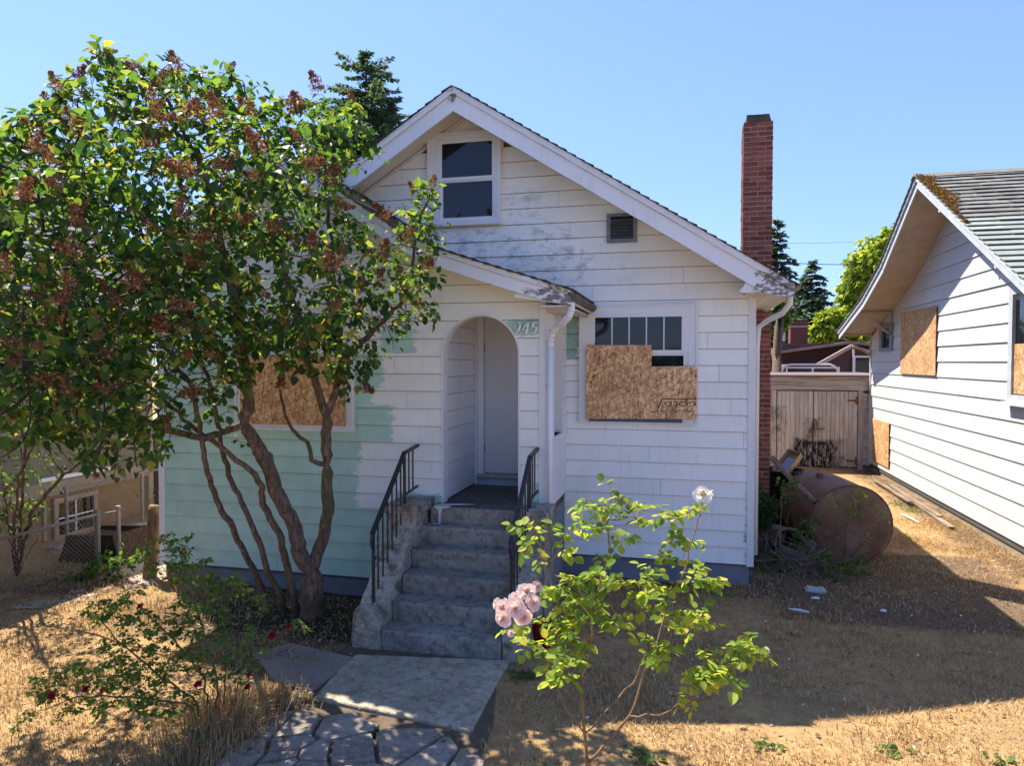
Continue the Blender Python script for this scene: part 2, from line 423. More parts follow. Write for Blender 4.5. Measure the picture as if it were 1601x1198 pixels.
# ============================================================ SETTING: ground
def axis_grid(lo, hi, fine_lo, fine_hi, st):
    a = list(np.arange(fine_lo, fine_hi + 1e-6, st)); s_ = st; p = fine_hi
    while p < hi: s_ *= 1.35; p += s_; a.append(min(p, hi))
    s_ = st; p = fine_lo; b = []
    while p > lo: s_ *= 1.35; p -= s_; b.append(max(p, lo))
    return sorted(b) + a
gx = np.array(axis_grid(-500, 500, -11, 6.5, .09)); gy = np.array(axis_grid(-300, 900, 1.0, 21, .09))
def ghash(x, y):
    return (np.sin(x * 1.9 + 1.3 * np.sin(y * .8)) * np.cos(y * 2.3 + .7 * np.sin(x * 1.1)) * .012
            + np.sin(x * 7.3 + y * 2.2) * np.sin(y * 6.1 - x * 1.7) * .006 + np.sin(x * 17 + 2 * np.sin(y * 9)) * np.sin(y * 19 + x * 3) * .004)
def gheight(x, y):
    h = ghash(x, y)
    mound = .05 * np.exp(-(((x + 4.1) / .9) ** 2 + ((y - 7.0) / .5) ** 2)) + .10 * np.exp(-(((x + 3.4) / .55) ** 2 + ((y - 4.8) / .5) ** 2)) + .08 * np.exp(-(((x - .9) / .6) ** 2 + ((y - 9.7) / .5) ** 2))
    return h + mound
GXX, GYY = np.meshgrid(gx, gy)
gz = gheight(GXX, GYY)
pathmask = np.clip(1 - np.maximum(np.abs(GXX + 2.4) - 1.3, 0) / .3, 0, 1) * np.clip(1 - np.maximum(GYY - 6.6, 0) / .3, 0, 1)
gz = gz * (1 - pathmask)
nx, ny = len(gx), len(gy)
gv = np.stack([GXX.ravel(), GYY.ravel(), gz.ravel()], 1)
idx = np.arange(nx * ny).reshape(ny, nx)
gf = np.stack([idx[:-1, :-1].ravel(), idx[:-1, 1:].ravel(), idx[1:, 1:].ravel(), idx[1:, :-1].ravel()], 1)
def np_mesh(name, v, f, mat, parent=None, smooth=False):
    me = bpy.data.meshes.new(name); k = f.shape[1]
    me.vertices.add(len(v)); me.vertices.foreach_set('co', v.astype(np.float32).ravel())
    me.loops.add(f.size); me.loops.foreach_set('vertex_index', f.astype(np.int32).ravel())
    me.polygons.add(len(f)); me.polygons.foreach_set('loop_start', np.arange(0, f.size, k, dtype=np.int32))
    me.polygons.foreach_set('loop_total', np.full(len(f), k, dtype=np.int32)); me.update(calc_edges=True)
    return link(name, me, mat, parent, smooth)
t = NT('dry_ground'); s = t.sep()
n1 = t.noise(.9, 5); n2 = t.noise(6, 7, rough=.7); n3 = t.noise(45, 5, rough=.7); n4 = t.noise(160, 3)
c = t.ramp(n2, [(.28, (.22, .13, .058)), (.5, (.39, .245, .105)), (.72, (.50, .335, .15))])
c = t.mix(t.math('MULTIPLY', t.step(n1, .5, .68), .6), c, (.24, .165, .08))
c = t.mix(t.math('MULTIPLY', t.step(n3, .47, .66), .55), c, (.20, .13, .07))
c = t.mix(t.math('MULTIPLY', t.step(n4, .5, .7), .4), c, (.62, .46, .27))
nd = t.noise(2.1, 6, rough=.65)
# bare soil: by the tank, under the lilac, along the foundation, beside the neighbour's wall
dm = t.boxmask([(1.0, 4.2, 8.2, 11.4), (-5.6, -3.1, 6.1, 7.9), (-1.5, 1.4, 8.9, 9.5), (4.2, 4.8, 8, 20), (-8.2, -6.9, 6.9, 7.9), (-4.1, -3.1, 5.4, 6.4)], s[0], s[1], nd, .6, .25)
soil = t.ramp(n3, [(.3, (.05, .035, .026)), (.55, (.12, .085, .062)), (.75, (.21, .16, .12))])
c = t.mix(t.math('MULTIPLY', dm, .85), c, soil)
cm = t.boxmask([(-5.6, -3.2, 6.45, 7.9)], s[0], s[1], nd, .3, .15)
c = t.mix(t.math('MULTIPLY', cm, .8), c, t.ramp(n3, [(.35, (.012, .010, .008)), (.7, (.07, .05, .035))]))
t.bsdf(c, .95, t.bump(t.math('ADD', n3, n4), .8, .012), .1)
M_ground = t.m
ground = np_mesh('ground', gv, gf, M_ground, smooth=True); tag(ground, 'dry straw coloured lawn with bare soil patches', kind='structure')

# dead grass blades (uncountable)
def blades(n, xr, yr, hmin, hmax, seed, dens=None, wid=.0032, lean=.9):
    r = np.random.RandomState(seed); x = r.uniform(*xr, n); y = r.uniform(*yr, n)
    keep = np.ones(n, bool)
    # not under the houses, path or steps
    keep &= ~((x > -6.6) & (x < -1.42) & (y > 7.7)); keep &= ~((x > -6.6) & (x < .86) & (y > 9.1)); keep &= ~(x > 4.7)
    keep &= ~((x > -3.3) & (x < -1.42 + (y - 5.3) * -.02) & (y > 3.2) & (y < 7.8) & (x > -3.35 + (y - 5.3) * -.1) & (x < -1.40 - np.maximum(y - 5.2, 0) * .2))
    keep &= ~((x > .86) & (x < 1.3) & (y > 11.4)); keep &= ~(x < -9.2)
    dd = (np.sin(x * 2.1 + 3 * np.sin(y * 1.3)) + np.sin(y * 3.7 + 2 * np.sin(x * 1.9))) * .25 + .6
    soilz = ((x > 1.2) & (x < 3.9) & (y > 8.4) & (y < 11.2)) | ((x > -5.6) & (x < -3.0) & (y > 6.3) & (y < 7.8))
    dd = np.where(soilz, dd * .35, dd)
    keep &= r.uniform(0, 1, n) < dd
    if dens is not None: keep &= r.uniform(0, 1, n) < dens(x, y)
    x = x[keep]; y = y[keep]; n = len(x); z = gheight(x, y) - .004
    h = r.uniform(hmin, hmax, n) * (1 + .6 * np.sin(x * 3.3) * np.sin(y * 2.9)); a = r.uniform(0, 2 * np.pi, n); le = np.abs(r.normal(.0, lean, n)) + .3
    dx = np.cos(a); dy = np.sin(a); w = wid * r.uniform(.6, 1.5, n)
    b = np.stack([x, y, z], 1); sd = np.stack([-dy, dx, np.zeros(n)], 1) * w[:, None]
    mid = b + np.stack([dx * np.sin(le * .5), dy * np.sin(le * .5), np.cos(le * .5)], 1) * (h * .55)[:, None]
    tip = mid + np.stack([dx * np.sin(np.minimum(le, 1.5)), dy * np.sin(np.minimum(le, 1.5)), np.cos(np.minimum(le, 1.5))], 1) * (h * .55)[:, None]
    v = np.stack([b - sd, b + sd, mid + sd * .8, mid - sd * .8, tip], 1).reshape(-1, 3)
    o = np.arange(n) * 5
    f = np.concatenate([np.stack([o, o + 1, o + 2], 1), np.stack([o, o + 2, o + 3], 1), np.stack([o + 3, o + 2, o + 4], 1)])
    return v, f
M_straw = leaf_mat('straw_blade', [(0, (.26, .155, .07)), (.35, (.45, .29, .13)), (.75, (.58, .41, .20)), (.93, (.66, .50, .28)), (1, (.24, .23, .08))],
                   [(0, (.35, .22, .10)), (1, (.55, .38, .18))], .25, .8)
v, f = blades(420000, (-9.4, 5.2), (3.4, 14), .016, .055, 3, wid=.0036)
gr = np_mesh('dry_grass', v, f, M_straw); tag(gr, 'short dead straw coloured grass covering the yard', 'grass', kind='stuff')
def clump(n, cx, cy, sd_, h0, h1, seed):
    r = np.random.RandomState(seed); return None
# gravelly litter: dead leaves, chips, twigs on the soil
M_litter = leaf_mat('leaf_litter', [(0, (.10, .06, .035)), (.5, (.20, .13, .075)), (.85, (.33, .24, .15)), (1, (.5, .43, .33))], [(0, (.2, .1, .05)), (1, (.3, .2, .1))], .15, .85)
def litter(n, areas, seed, size=(.008, .03)):
    r = np.random.RandomState(seed); V = []; 
    ar = r.choice(len(areas), n); A = np.array(areas)[ar]
    x = r.uniform(A[:, 0], A[:, 1]); y = r.uniform(A[:, 2], A[:, 3]); z = gheight(x, y) + .004
    s1 = r.uniform(*size, n); s2 = s1 * r.uniform(.12, .7, n); a = r.uniform(0, 6.28, n)
    u = np.stack([np.cos(a), np.sin(a), r.uniform(-.35, .35, n)], 1) * s1[:, None]; w = np.stack([-np.sin(a), np.cos(a), r.uniform(-.35, .35, n)], 1) * s2[:, None]
    b = np.stack([x, y, z + np.abs(u[:, 2]) + .002], 1)
    v = np.stack([b - u, b - w, b + u, b + w], 1).reshape(-1, 3); o = np.arange(n) * 4
    return v, np.stack([o, o + 1, o + 2, o + 3], 1)
v, f = litter(16000, [(-5.8, -3.2, 6.3, 7.7), (.9, 4.0, 8.4, 11.3), (-1.5, 1.2, 8.8, 9.3), (4.1, 4.65, 9, 20), (-8.5, -6.8, 6.5, 8.2), (-4.4, -3, 4.3, 6.2), (-9, 4.5, 4, 10)], 5)
o = np_mesh('leaf_litter', v, f, M_litter); tag(o, 'brown leaf litter and twigs scattered on the soil', 'litter', kind='stuff')
# dry weeds beside things
def tuft(n, cx, cy, sx, sy, h0, h1, seed, spread=.35, w=.003):
    r = np.random.RandomState(seed); x = r.normal(cx, sx, n); y = r.normal(cy, sy, n); z = gheight(x, y) - .01
    out = np.stack([x - cx, y - cy], 1); out = out / (np.linalg.norm(out, axis=1, keepdims=True) + .05) * spread + r.normal(0, .25, (n, 2))
    h = r.uniform(h0, h1, n); p = np.stack([x, y, z], 1); a = r.uniform(0, 6.28, n); sdv = np.stack([np.cos(a), np.sin(a), 0 * a], 1) * w
    d1 = np.stack([out[:, 0] * .5, out[:, 1] * .5, np.ones(n)], 1) * (h * .5)[:, None]
    d2 = np.stack([out[:, 0] * 1.6, out[:, 1] * 1.6, r.uniform(-.3, .8, n)], 1) * (h * .5)[:, None]
    m_ = p + d1; tp = m_ + d2; v = np.stack([p - sdv, p + sdv, m_ + sdv * .8, m_ - sdv * .8, tp], 1).reshape(-1, 3); o = np.arange(n) * 5
    return v, np.concatenate([np.stack([o, o + 1, o + 2], 1), np.stack([o, o + 2, o + 3], 1), np.stack([o + 3, o + 2, o + 4], 1)])
def multi_tuft(name, label, specs, mat):
    V = []; F = []; n = 0
    for i, sp in enumerate(specs):
        v, f = tuft(*sp, seed=50 + i); V.append(v); F.append(f + n); n += len(v)
    o = np_mesh(name, np.concatenate(V), np.concatenate(F), mat); return tag(o, label, 'grass', kind='stuff')
p = onZ(350, 1150)
q = [onZ(u, v) for u, v in ((300, 1190), (420, 1100), (470, 1040), (1020, 925), (1130, 925), (1210, 900), (250, 960), (360, 930), (1330, 890), (1420, 870))]
specs = [(900, p.x, p.y, .16, .14, .15, .42), (500, q[0].x, q[0].y, .2, .12, .1, .3), (500, q[1].x, q[1].y, .2, .15, .06, .2), (300, q[2].x, q[2].y, .25, .12, .04, .12),
         (600, q[3].x, q[3].y, .5, .08, .04, .12), (600, q[4].x, q[4].y, .3, .12, .05, .15), (600, q[5].x, q[5].y, .3, .15, .05, .16), (500, q[6].x, q[6].y, .35, .2, .06, .2),
         (600, q[7].x, q[7].y, .5, .12, .05, .2), (400, q[8].x, q[8].y, .35, .15, .04, .12), (500, 3.3, 10.6, .4, .5, .03, .1), (1200, 4.4, 13, .12, 3.0, .03, .12), (600, -8.4, 7.4, .5, .4, .05, .2)]
for _k in range(420):
    _x, _y = rnd.uniform(-9, 4.6), rnd.uniform(3.8, 12)
    if -3.4 < _x < -1.3 or (_x < .9 and _y > 9) or (_x < -1.3 and _y > 7.5) : continue
    specs.append((rnd.randrange(25, 80), _x, _y, rnd.uniform(.02, .07), rnd.uniform(.02, .06), .02, rnd.uniform(.05, .11)))
multi_tuft('dry_weeds', 'tufts of long dead grass by the rose, the walls and the tank', specs, M_straw)

for nm, y0_, y1_, c_ in (('pavement', -1.2, .2, (.46, .44, .40)), ('street', -10.5, -1.8, (.30, .29, .27))):  # unseen pale ground, added to throw bounce light onto the house front
    o = mesh(nm, [(-60, y0_, .012), (60, y0_, .012), (60, y1_, .012), (-60, y1_, .012)], [(0, 1, 2, 3)], concrete(nm + '_concrete', c_, sc(c_, .6), sc(c_, 1.2), .3)); tag(o, 'concrete ' + nm + ' added unseen in front of the yard to bounce light', kind='structure')
# ============================================================ path, slabs, flagstones
path = mesh('path', [(-3.5, 1.0, .004), (-1.15, 1.0, .004), (-1.42, 5.2, .004), (-1.70, 6.45, .004), (-3.2, 6.5, .004), (-3.5, 5.2, .004)], [(0, 1, 2, 3, 4, 5)], simple('path_soil', (.12, .09, .06), .95, .3, 9, .6, 60))
tag(path, 'cracked concrete and stone path to the steps', kind='structure')
def slab(pts, z0, z1, mat, parent, name='slab', amp=.004, lab=None):
    m = MB(); m.prism(pts, 'Z', z0, z1); o = m.build(name, mat, parent); bevel(o.data, .008); rough_mesh(o.data, .12, amp, 6, rnd.uniform(0, 9))
    if lab: o['label'] = lab
    return o
def zp(l, z=.04): return [tuple(onZ(u, v, z)[:2]) for u, v in l]
slab(zp([(556, 1024), (797, 1033), (770, 1080), (737, 1143), (640, 1122), (490, 1091), (522, 1056)], .032), -.02, .034, M_slab, path, lab='large paint-splashed concrete slab at the foot of the steps')
slab(zp([(395, 1022), (455, 1005), (552, 1028), (530, 1050), (488, 1080), (435, 1070)], .02), -.03, .02, concrete('dusty_slab', (.30, .25, .21), (.17, .13, .10), (.40, .35, .30), .4), path, lab='dusty low slab left of the walk')
def clip_poly(P, a, b, c):   # keep a*x+b*y<=c
    out = []
    for i in range(len(P)):
        p, q = P[i], P[(i+1) % len(P)]; dp = a*p[0]+b*p[1]-c; dq = a*q[0]+b*q[1]-c
        if dp <= 0: out.append(p)
        if (dp < 0) != (dq < 0) and abs(dp - dq) > 1e-9:
            k = dp / (dp - dq); out.append((p[0]+(q[0]-p[0])*k, p[1]+(q[1]-p[1])*k))
    return out
A = zp([(480, 1092), (735, 1142)], .03)
region = [A[0], (-3.15, 4.6), (-3.1, 2.6), (-1.15, 2.6), (-1.34, 4.8), A[1]]
rs = random.Random(5); seeds = []
for _ in range(4000):
    x = rs.uniform(-3.3, -1.2); y = rs.uniform(2.6, 5.5)
    if all((x-a)**2 + (y-b)**2 > (.09 + .34 * math.sin(a * 5 + b * 3) ** 4) ** 2 for a, b in seeds): seeds.append((x, y))
def inside(P, x, y):
    s_ = False
    for i in range(len(P)):
        (x1, y1), (x2, y2) = P[i], P[(i+1) % len(P)]
        if (y1 > y) != (y2 > y) and x < (x2-x1)*(y-y1)/(y2-y1)+x1: s_ = not s_
    return s_
for i, (x, y) in enumerate(seeds):
    if not inside(region, x, y): continue
    P = list(region)
    for j, (a, b) in enumerate(seeds):
        if i == j: continue
        dx, dy = a - x, b - y; d = math.hypot(dx, dy)
        if d > 1.2: continue
        dx /= d; dy /= d
        P = clip_poly(P, dx, dy, dx*x + dy*y + d/2 - rs.uniform(.003, .008))
        if len(P) < 3: break
    if len(P) < 3: continue
    # roughen outline
    Q = []
    for k in range(len(P)):
        p0, p1 = P[k], P[(k+1) % len(P)]; L = math.hypot(p1[0]-p0[0], p1[1]-p0[1]); nseg = max(1, int(L / .07))
        for w in range(nseg):
            tt = w / nseg; px = p0[0]+(p1[0]-p0[0])*tt; py = p0[1]+(p1[1]-p0[1])*tt
            kk = rs.uniform(.95, 1.0); Q.append((x+(px-x)*kk, y+(py-y)*kk))
    m = MB(); h = .032 + rs.uniform(0, .012); m.prism(Q, 'Z', -.01, h); o = m.build('stone', M_stone, path)
    bm = bmesh.new(); bm.from_mesh(o.data)
    for vv in bm.verts:
        if vv.co.z > 0: vv.co.z += (vv.co.x - x) * rs.uniform(-.02, .02) + rs.uniform(-.003, .003); vv.co.x += (x - vv.co.x) * .06; vv.co.y += (y - vv.co.y) * .06
    bm.to_mesh(o.data); bm.free()

# ============================================================ MAIN HOUSE
GX, GZ, GS = -2.87, 6.325, .635           # ridge x, ridge top z, slope
house = thing('bungalow', (-2.9, 9.2, 0), 'weathered white bungalow with steep gable, curved porch roof and boarded windows', 'house')
def roof_top(x): return GZ - GS * abs(x - GX)
XL, XR = -6.55, .81
ATT = (-3.24, -2.46, 4.72, 5.80); VEN = (-.985, -.605, 4.345, 4.71); WIN = (-1.22, .04, 2.13, 3.44)
ATO = (-3.39, -2.39, 4.66, 5.88); WIO = (-1.325, .145, 2.035, 3.54)
def fn_main(z):
    w = (GZ - .23 - z) / GS
    if w <= 0.01: return []
    a, b = max(XL, GX - w), min(XR, GX + w); iv = [(a, b)]
    if z < 3.0: iv = cut(iv, -9, -1.53)
    for q in (ATO, WIO, VEN):
        if q[2] < z < q[3]: iv = cut(iv, q[0], q[1])
    return iv
brk_main = [3.0, ATO[2], ATO[3], WIO[2], WIO[3], VEN[2], VEN[3], GZ - .23 - GS * (XR - GX), 3.0]
siding(house, 'Y', MY, -1, .30, 6.08, .2065, brk_main, fn_main, M_main, joints=True)
def fn_core(z):
    w = (GZ - .2 - z) / GS
    return [(max(XL, GX - w), min(XR, GX + w))] if w > .01 else []
core(house, 'Y', MY + .002, MY + .14, .28, 6.10, [GZ - .2 - GS * (XR - GX)], fn_core, M_groove)
# other walls of the house body
box('wall', XR - .14, XR, MY + .142, 19.3, .28, 3.86, M_trim, house); box('wall', XL, XL + .14, MY + .142, 19.3, .28, 3.86, M_trim, house)
box('wall', XL + .142, XR - .142, 19.16, 19.3, .28, 3.8, M_trim, house)
box('foundation', XL + .02, XR - .02, MY + .03, 19.28, -.3, .30, M_found, house)
def fn_side(z): return [(MY + .05, 19.3)]
siding(house, 'X', XR, 1, .30, 3.6, .2065, [], fn_side, M_main)
box('corner_board', XR - .055, XR + .03, MY - .032, MY + .06, .28, 3.62, M_trim, house)
# main roof
def slope_slab(name, x0, z0, x1, z1, y0, y1, th, mat, parent, off=0.0):
    m = MB(); m.prism([(x0, z0 - off), (x1, z1 - off), (x1, z1 - off - th), (x0, z0 - off - th)], 'Y', y0, y1); return m.build(name, mat, parent)
EX = 1.20; LX = 2 * GX - EX; EZ = roof_top(EX)
roof = MB(); roof.prism([(LX, EZ - .03), (GX, GZ - .03), (EX, EZ - .03), (EX, EZ - .16), (GX, GZ - .21), (LX, EZ - .16)], 'Y', 8.66, 19.8)
roof = roof.build('roof', M_soffit, house)
# shingle courses on both slopes
sh = MB(); L = math.hypot(EX - GX, GZ - EZ); nrow = int(L / .13)
for side in (-1, 1):
    for i in range(nrow + 1):
        a, b = i / nrow, (i + 1.25) / nrow
        xa, xb = GX + side * (EX - GX) * a, GX + side * (EX - GX) * min(b, 1.012)
        za, zb = roof_top(xa) - .028, roof_top(xb) - .006
        j = rnd.uniform(-.012, .012)
        sh.prism([(xa, za), (xb, zb), (xb, zb - .014), (xa, za - .006)], 'Y', 8.575 + j, 19.8)
sh = sh.build('roof_shingles', M_shingle_dark, roof); sh['kind'] = 'stuff'
# rake boards: upper drip board and wide barge board
for side in (-1, 1):
    xe = GX + side * (EX - GX)
    for (o0, o1, y0, y1, nm) in ((.030, .115, 8.60, 8.658, 'drip_board'), (.117, .33, 8.63, 8.658, 'barge_board')):
        m = MB(); N = 24
        xs = [GX + (xe - GX) * k / N for k in range(N + 1)]
        top = [(x, roof_top(x) - o0) for x in xs]; bot = [(x, roof_top(x) - o1 + rnd.uniform(-.003, .003)) for x in xs]
        if nm == 'barge_board': bot[-1] = (xe, EZ - .17); bot[-2] = (bot[-2][0], bot[-2][1] + .06)
        m.prism(top + bot[::-1], 'Y', y0, y1); m.build(nm, M_rake, roof)
# frieze trim where the wall meets the soffit
for side in (-1, 1):
    xa, xb = GX, GX + side * (3.62)
    m = MB(); m.prism([(xa, roof_top(xa) - .215), (xb, roof_top(xb) - .2), (xb, roof_top(xb) - .245), (xa, roof_top(xa) - .26)], 'Y', MY - .035, MY + .001); m.build('frieze_trim', M_soffit, house)
# boxed eave return at the right corner (and its twin at the left)
for side in (1, -1):
    X_ = lambda x: x if side == 1 else 2 * GX - x
    cv = [(X_(.66), 3.905), (X_(.685), 3.84), (X_(.68), 3.77), (X_(.655), 3.70), (X_(.60), 3.645), (X_(.63), 3.625), (X_(1.18), 3.625), (X_(1.19), 3.70)]
    m = MB(); m.prism(cv, 'Y', 8.66, 8.70); m.build('eave_return', M_rake, roof)
    for k in range(4):   # boarded soffit, boards run along the wall
        xa = X_(.70 + k * .122); xb = X_(.70 + k * .122 + .118)
        box('soffit_board', min(xa, xb), max(xa, xb), 8.705, 19.7, 3.63, 3.648, M_soffit, roof)
    m = MB(); xg = X_(1.235); m.prism([(xg - .045, 3.72), (xg + .045, 3.72), (xg + .045, 3.66), (xg + .02, 3.635), (xg - .02, 3.635), (xg - .045, 3.66)], 'Y', 8.70, 19.75); m.build('gutter', simple('old_gutter%d' % side, (.28, .22, .17), .7, .3, 12, dirt=(.07, .05, .04), dirt_amt=.6), roof)
# downspout elbow of the right eave
m = MB(); m.tube([(1.19, 8.85, 3.64), (1.185, 8.87, 3.5), (1.12, 8.98, 3.40), (.98, 9.16, 3.33), (.88, 9.3, 3.25), (.865, 9.32, 3.0), (.865, 9.32, .4)], .035, 8); m.build('downspout', M_trim, house, True)

# windows -------------------------------------------------------
def casing(root, axis, plane, sgn, o, i, dep, mat, name='window_frame'):
    m = MB(); a, b = sorted((plane, plane + sgn * dep))
    for (x0, x1, z0, z1) in ((o[0], i[0], o[2], o[3]), (i[1], o[1], o[2], o[3]), (i[0] + .001, i[1] - .001, i[3], o[3]), (i[0] + .001, i[1] - .001, o[2], i[2])):
        if axis == 'Y': m.box(x0, x1, a, b, z0, z1)
        else: m.box(a, b, x0, x1, z0, z1)
    ob = m.build(name, mat, root); return ob
def rect_grid(root, parent, x0, x1, z0, z1, y, cols, rows, bar, mat, dep=.03):
    m = MB()
    for k in range(1, cols): xx = x0 + (x1 - x0) * k / cols; m.box(xx - bar / 2, xx + bar / 2, y - dep, y, z0 + .001, z1 - .001)
    for k in range(1, rows): zz = z0 + (z1 - z0) * k / rows; m.box(x0 + .001, x1 - .001, y - dep, y, zz - bar / 2, zz + bar / 2)
    return m.build('muntin', mat, parent)
def sash(w, o, i, y, name='sash'): return casing(w, 'Y', y, -1, o, i, .035, M_trim, name)
# attic window
w = box('window', ATT[0], ATT[1], MY - .012, MY - .004, ATT[2], ATT[3], M_dark, house); w['label'] = 'tall two-pane attic window'
casing(w, 'Y', MY + .001, -1, ATO, ATT, .075, M_trim)
m = MB(); m.box(ATO[0] - .02, ATO[1] + .02, MY - .10, MY - .076, ATO[2] - .015, ATO[2] + .03); m.build('window_sill', M_trim, w)
m = MB(); m.box(ATO[0] - .012, ATO[0] + .02, MY - .09, MY - .076, ATO[2] + .03, ATO[3] + .01); m.box(ATO[1] - .02, ATO[1] + .012, MY - .09, MY - .076, ATO[2] + .03, ATO[3] + .01); m.box(ATO[0] + .02, ATO[1] - .02, MY - .09, MY - .076, ATO[3] - .02, ATO[3] + .01); m.build('trim', M_trim, w)
zc = 5.25
sash(w, (ATT[0] + .001, ATT[1] - .001, zc, ATT[3] - .001), (ATT[0] + .04, ATT[1] - .04, zc + .045, ATT[3] - .05), MY - .03)
sash(w, (ATT[0] + .001, ATT[1] - .001, ATT[2] + .001, zc + .03), (ATT[0] + .05, ATT[1] - .04, ATT[2] + .04, zc - .02), MY - .014)
box('pane', ATT[0] + .03, ATT[1] - .03, MY - .050, MY - .044, zc + .03, ATT[3] - .04, M_glass, w); box('pane', ATT[0] + .04, ATT[1] - .03, MY - .032, MY - .026, ATT[2] + .03, zc + .0, M_glass, w)
# vent
vt = box('gable_vent', VEN[0], VEN[1], MY - .01, MY + .001, VEN[2], VEN[3], M_dark, house)
casing(vt, 'Y', MY, -1, VEN, (VEN[0] + .045, VEN[1] - .045, VEN[2] + .045, VEN[3] - .035), .05, M_vent, 'vent_frame')
for k in range(6):
    zz = VEN[2] + .06 + k * .042
    m = MB(); m.prism([(MY - .045, zz), (MY - .015, zz + .038), (MY - .012, zz + .032), (MY - .042, zz - .006)], 'X', VEN[0] + .046, VEN[1] - .046); m.build('louver_slat', M_ventd, vt)
# front right window
w = box('window', WIN[0], WIN[1], MY - .012, MY - .004, WIN[2], WIN[3], M_dark, house); w['label'] = 'wide front window with five upper panes'
casing(w, 'Y', MY + .001, -1, WIO, WIN, .055, M_trim)
m = MB(); 
for (a, b, c_, d) in ((WIO[0] - .01, WIO[0] + .02, WIO[2], WIO[3] + .01), (WIO[1] - .02, WIO[1] + .01, WIO[2], WIO[3] + .01), (WIO[0] + .02, WIO[1] - .02, WIO[3] - .015, WIO[3] + .01), (WIO[0] + .02, WIO[1] - .02, WIO[2] - .005, WIO[2] + .02)): m.box(a, b, MY - .068, MY - .056, c_, d)
m.build('trim', M_trim, w)
z5 = 2.93
UP = (WIN[0] + .09, WIN[1] - .085, z5 + .04, WIN[3] - .05)
sash(w, (WIN[0] + .001, WIN[1] - .001, z5, WIN[3] - .001), UP, MY - .02)
sash(w, (WIN[0] + .001, WIN[1] - .001, WIN[2] + .001, z5 + .02), (WIN[0] + .05, WIN[1] - .06, WIN[2] + .03, z5 - .03), MY - .008)
xs = [UP[0] + (UP[1] - UP[0]) * k / 5 for k in range(6)]
for k in range(5): box('pane', xs[k] + .006, xs[k+1] - .006, MY - .040, MY - .036, UP[2] - .01, UP[3] + .01, M_glass, w)
rect_grid(w, w, UP[0], UP[1], UP[2], UP[3], MY - .026, 5, 1, .014, M_trim, .022)
box('pane', WIN[0] + .04, WIN[1] - .05, MY - .022, MY - .018, WIN[2] + .02, z5 - .02, M_glass, w)
# OSB sheet over the right window: L-shaped
m = MB(); m.prism([(-1.235, 2.085), (.140, 2.11), (.141, 2.768), (-.412, 2.764), (-.411, 3.032), (-1.236, 3.037)], 'Y', MY - .092, MY - .080)
osb = m.build('osb_sheet', M_osb, house); osb['label'] = 'notched sheet of strand board over the front window'
box('batten', -1.2, -.03, MY - .080, MY - .0685, 2.055, 2.10, simple('grey_batten', (.10, .11, .14), .8), house)
# stamp printed on the sheet, upside down as in the photo
def text_mesh(s_, size, ext=0.0, shear=0.0):
    cu = bpy.data.curves.new('txt', 'FONT'); cu.body = s_; cu.size = size; cu.extrude = ext; cu.shear = shear
    ob = bpy.data.objects.new('txt', cu); COL.objects.link(ob); dg = bpy.context.evaluated_depsgraph_get(); dg.update()
    me = bpy.data.meshes.new_from_object(ob.evaluated_get(dg)); bpy.data.objects.remove(ob); return me
M_ink = simple('black_stamp_ink', (.045, .028, .02), .9, .4, 30)
me = text_mesh('GOLD', .098, 0, .1)
mt = Matrix.Translation((-.30 + .425, MY - .0935, 2.262)) @ Matrix.Rotation(math.pi, 4, 'Y') @ Matrix.Rotation(math.pi / 2, 4, 'X') @ Matrix.Scale(1.35, 4, (1, 0, 0)) @ Matrix.Translation((0, -.062, 0))
# rotated half a turn in the plane of the sheet; stays within the sheet edge
bx_ = [v.co.x for v in me.vertices]; wtx = max(bx_) - min(bx_)
me.transform(Matrix.Translation((-min(bx_), 0, 0))); k = .385 / wtx
R = Matrix(((-k, 0, 0, .135), (0, 0, 1, MY - .0930), (0, -.88, 0, 2.325), (0, 0, 0, 1)))
me.transform(R); link('stamp_lettering', me, M_ink, osb)
m = MB(); y_ = MY - .0930
def flat(m, p, q, wd): 
    d = Vector((q[0]-p[0], 0, q[1]-p[1])).normalized(); n_ = Vector((-d.z, 0, d.x)) * wd / 2
    P_, Q_ = Vector((p[0], y_, p[1])), Vector((q[0], y_, q[1])); m.add([P_ - n_, Q_ - n_, Q_ + n_, P_ + n_], [(0, 1, 2, 3)])
flat(m, (-.28, 2.355), (.139, 2.36), .010); flat(m, (-.28, 2.355), (-.345, 2.19), .014); flat(m, (-.345, 2.19), (-.39, 2.187), .007)
rs = random.Random(3); x = -.28
while x < .13:
    wdt = rs.uniform(.008, .016); flat(m, (x, 2.215), (x + rs.uniform(-.003, .003), 2.195 + rs.uniform(-.01, .006)), .006)
    flat(m, (x, 2.215), (x + wdt, 2.215 - rs.choice([0, .01])), .005); x += wdt + .009
m.build('stamp_mark', M_ink, osb)

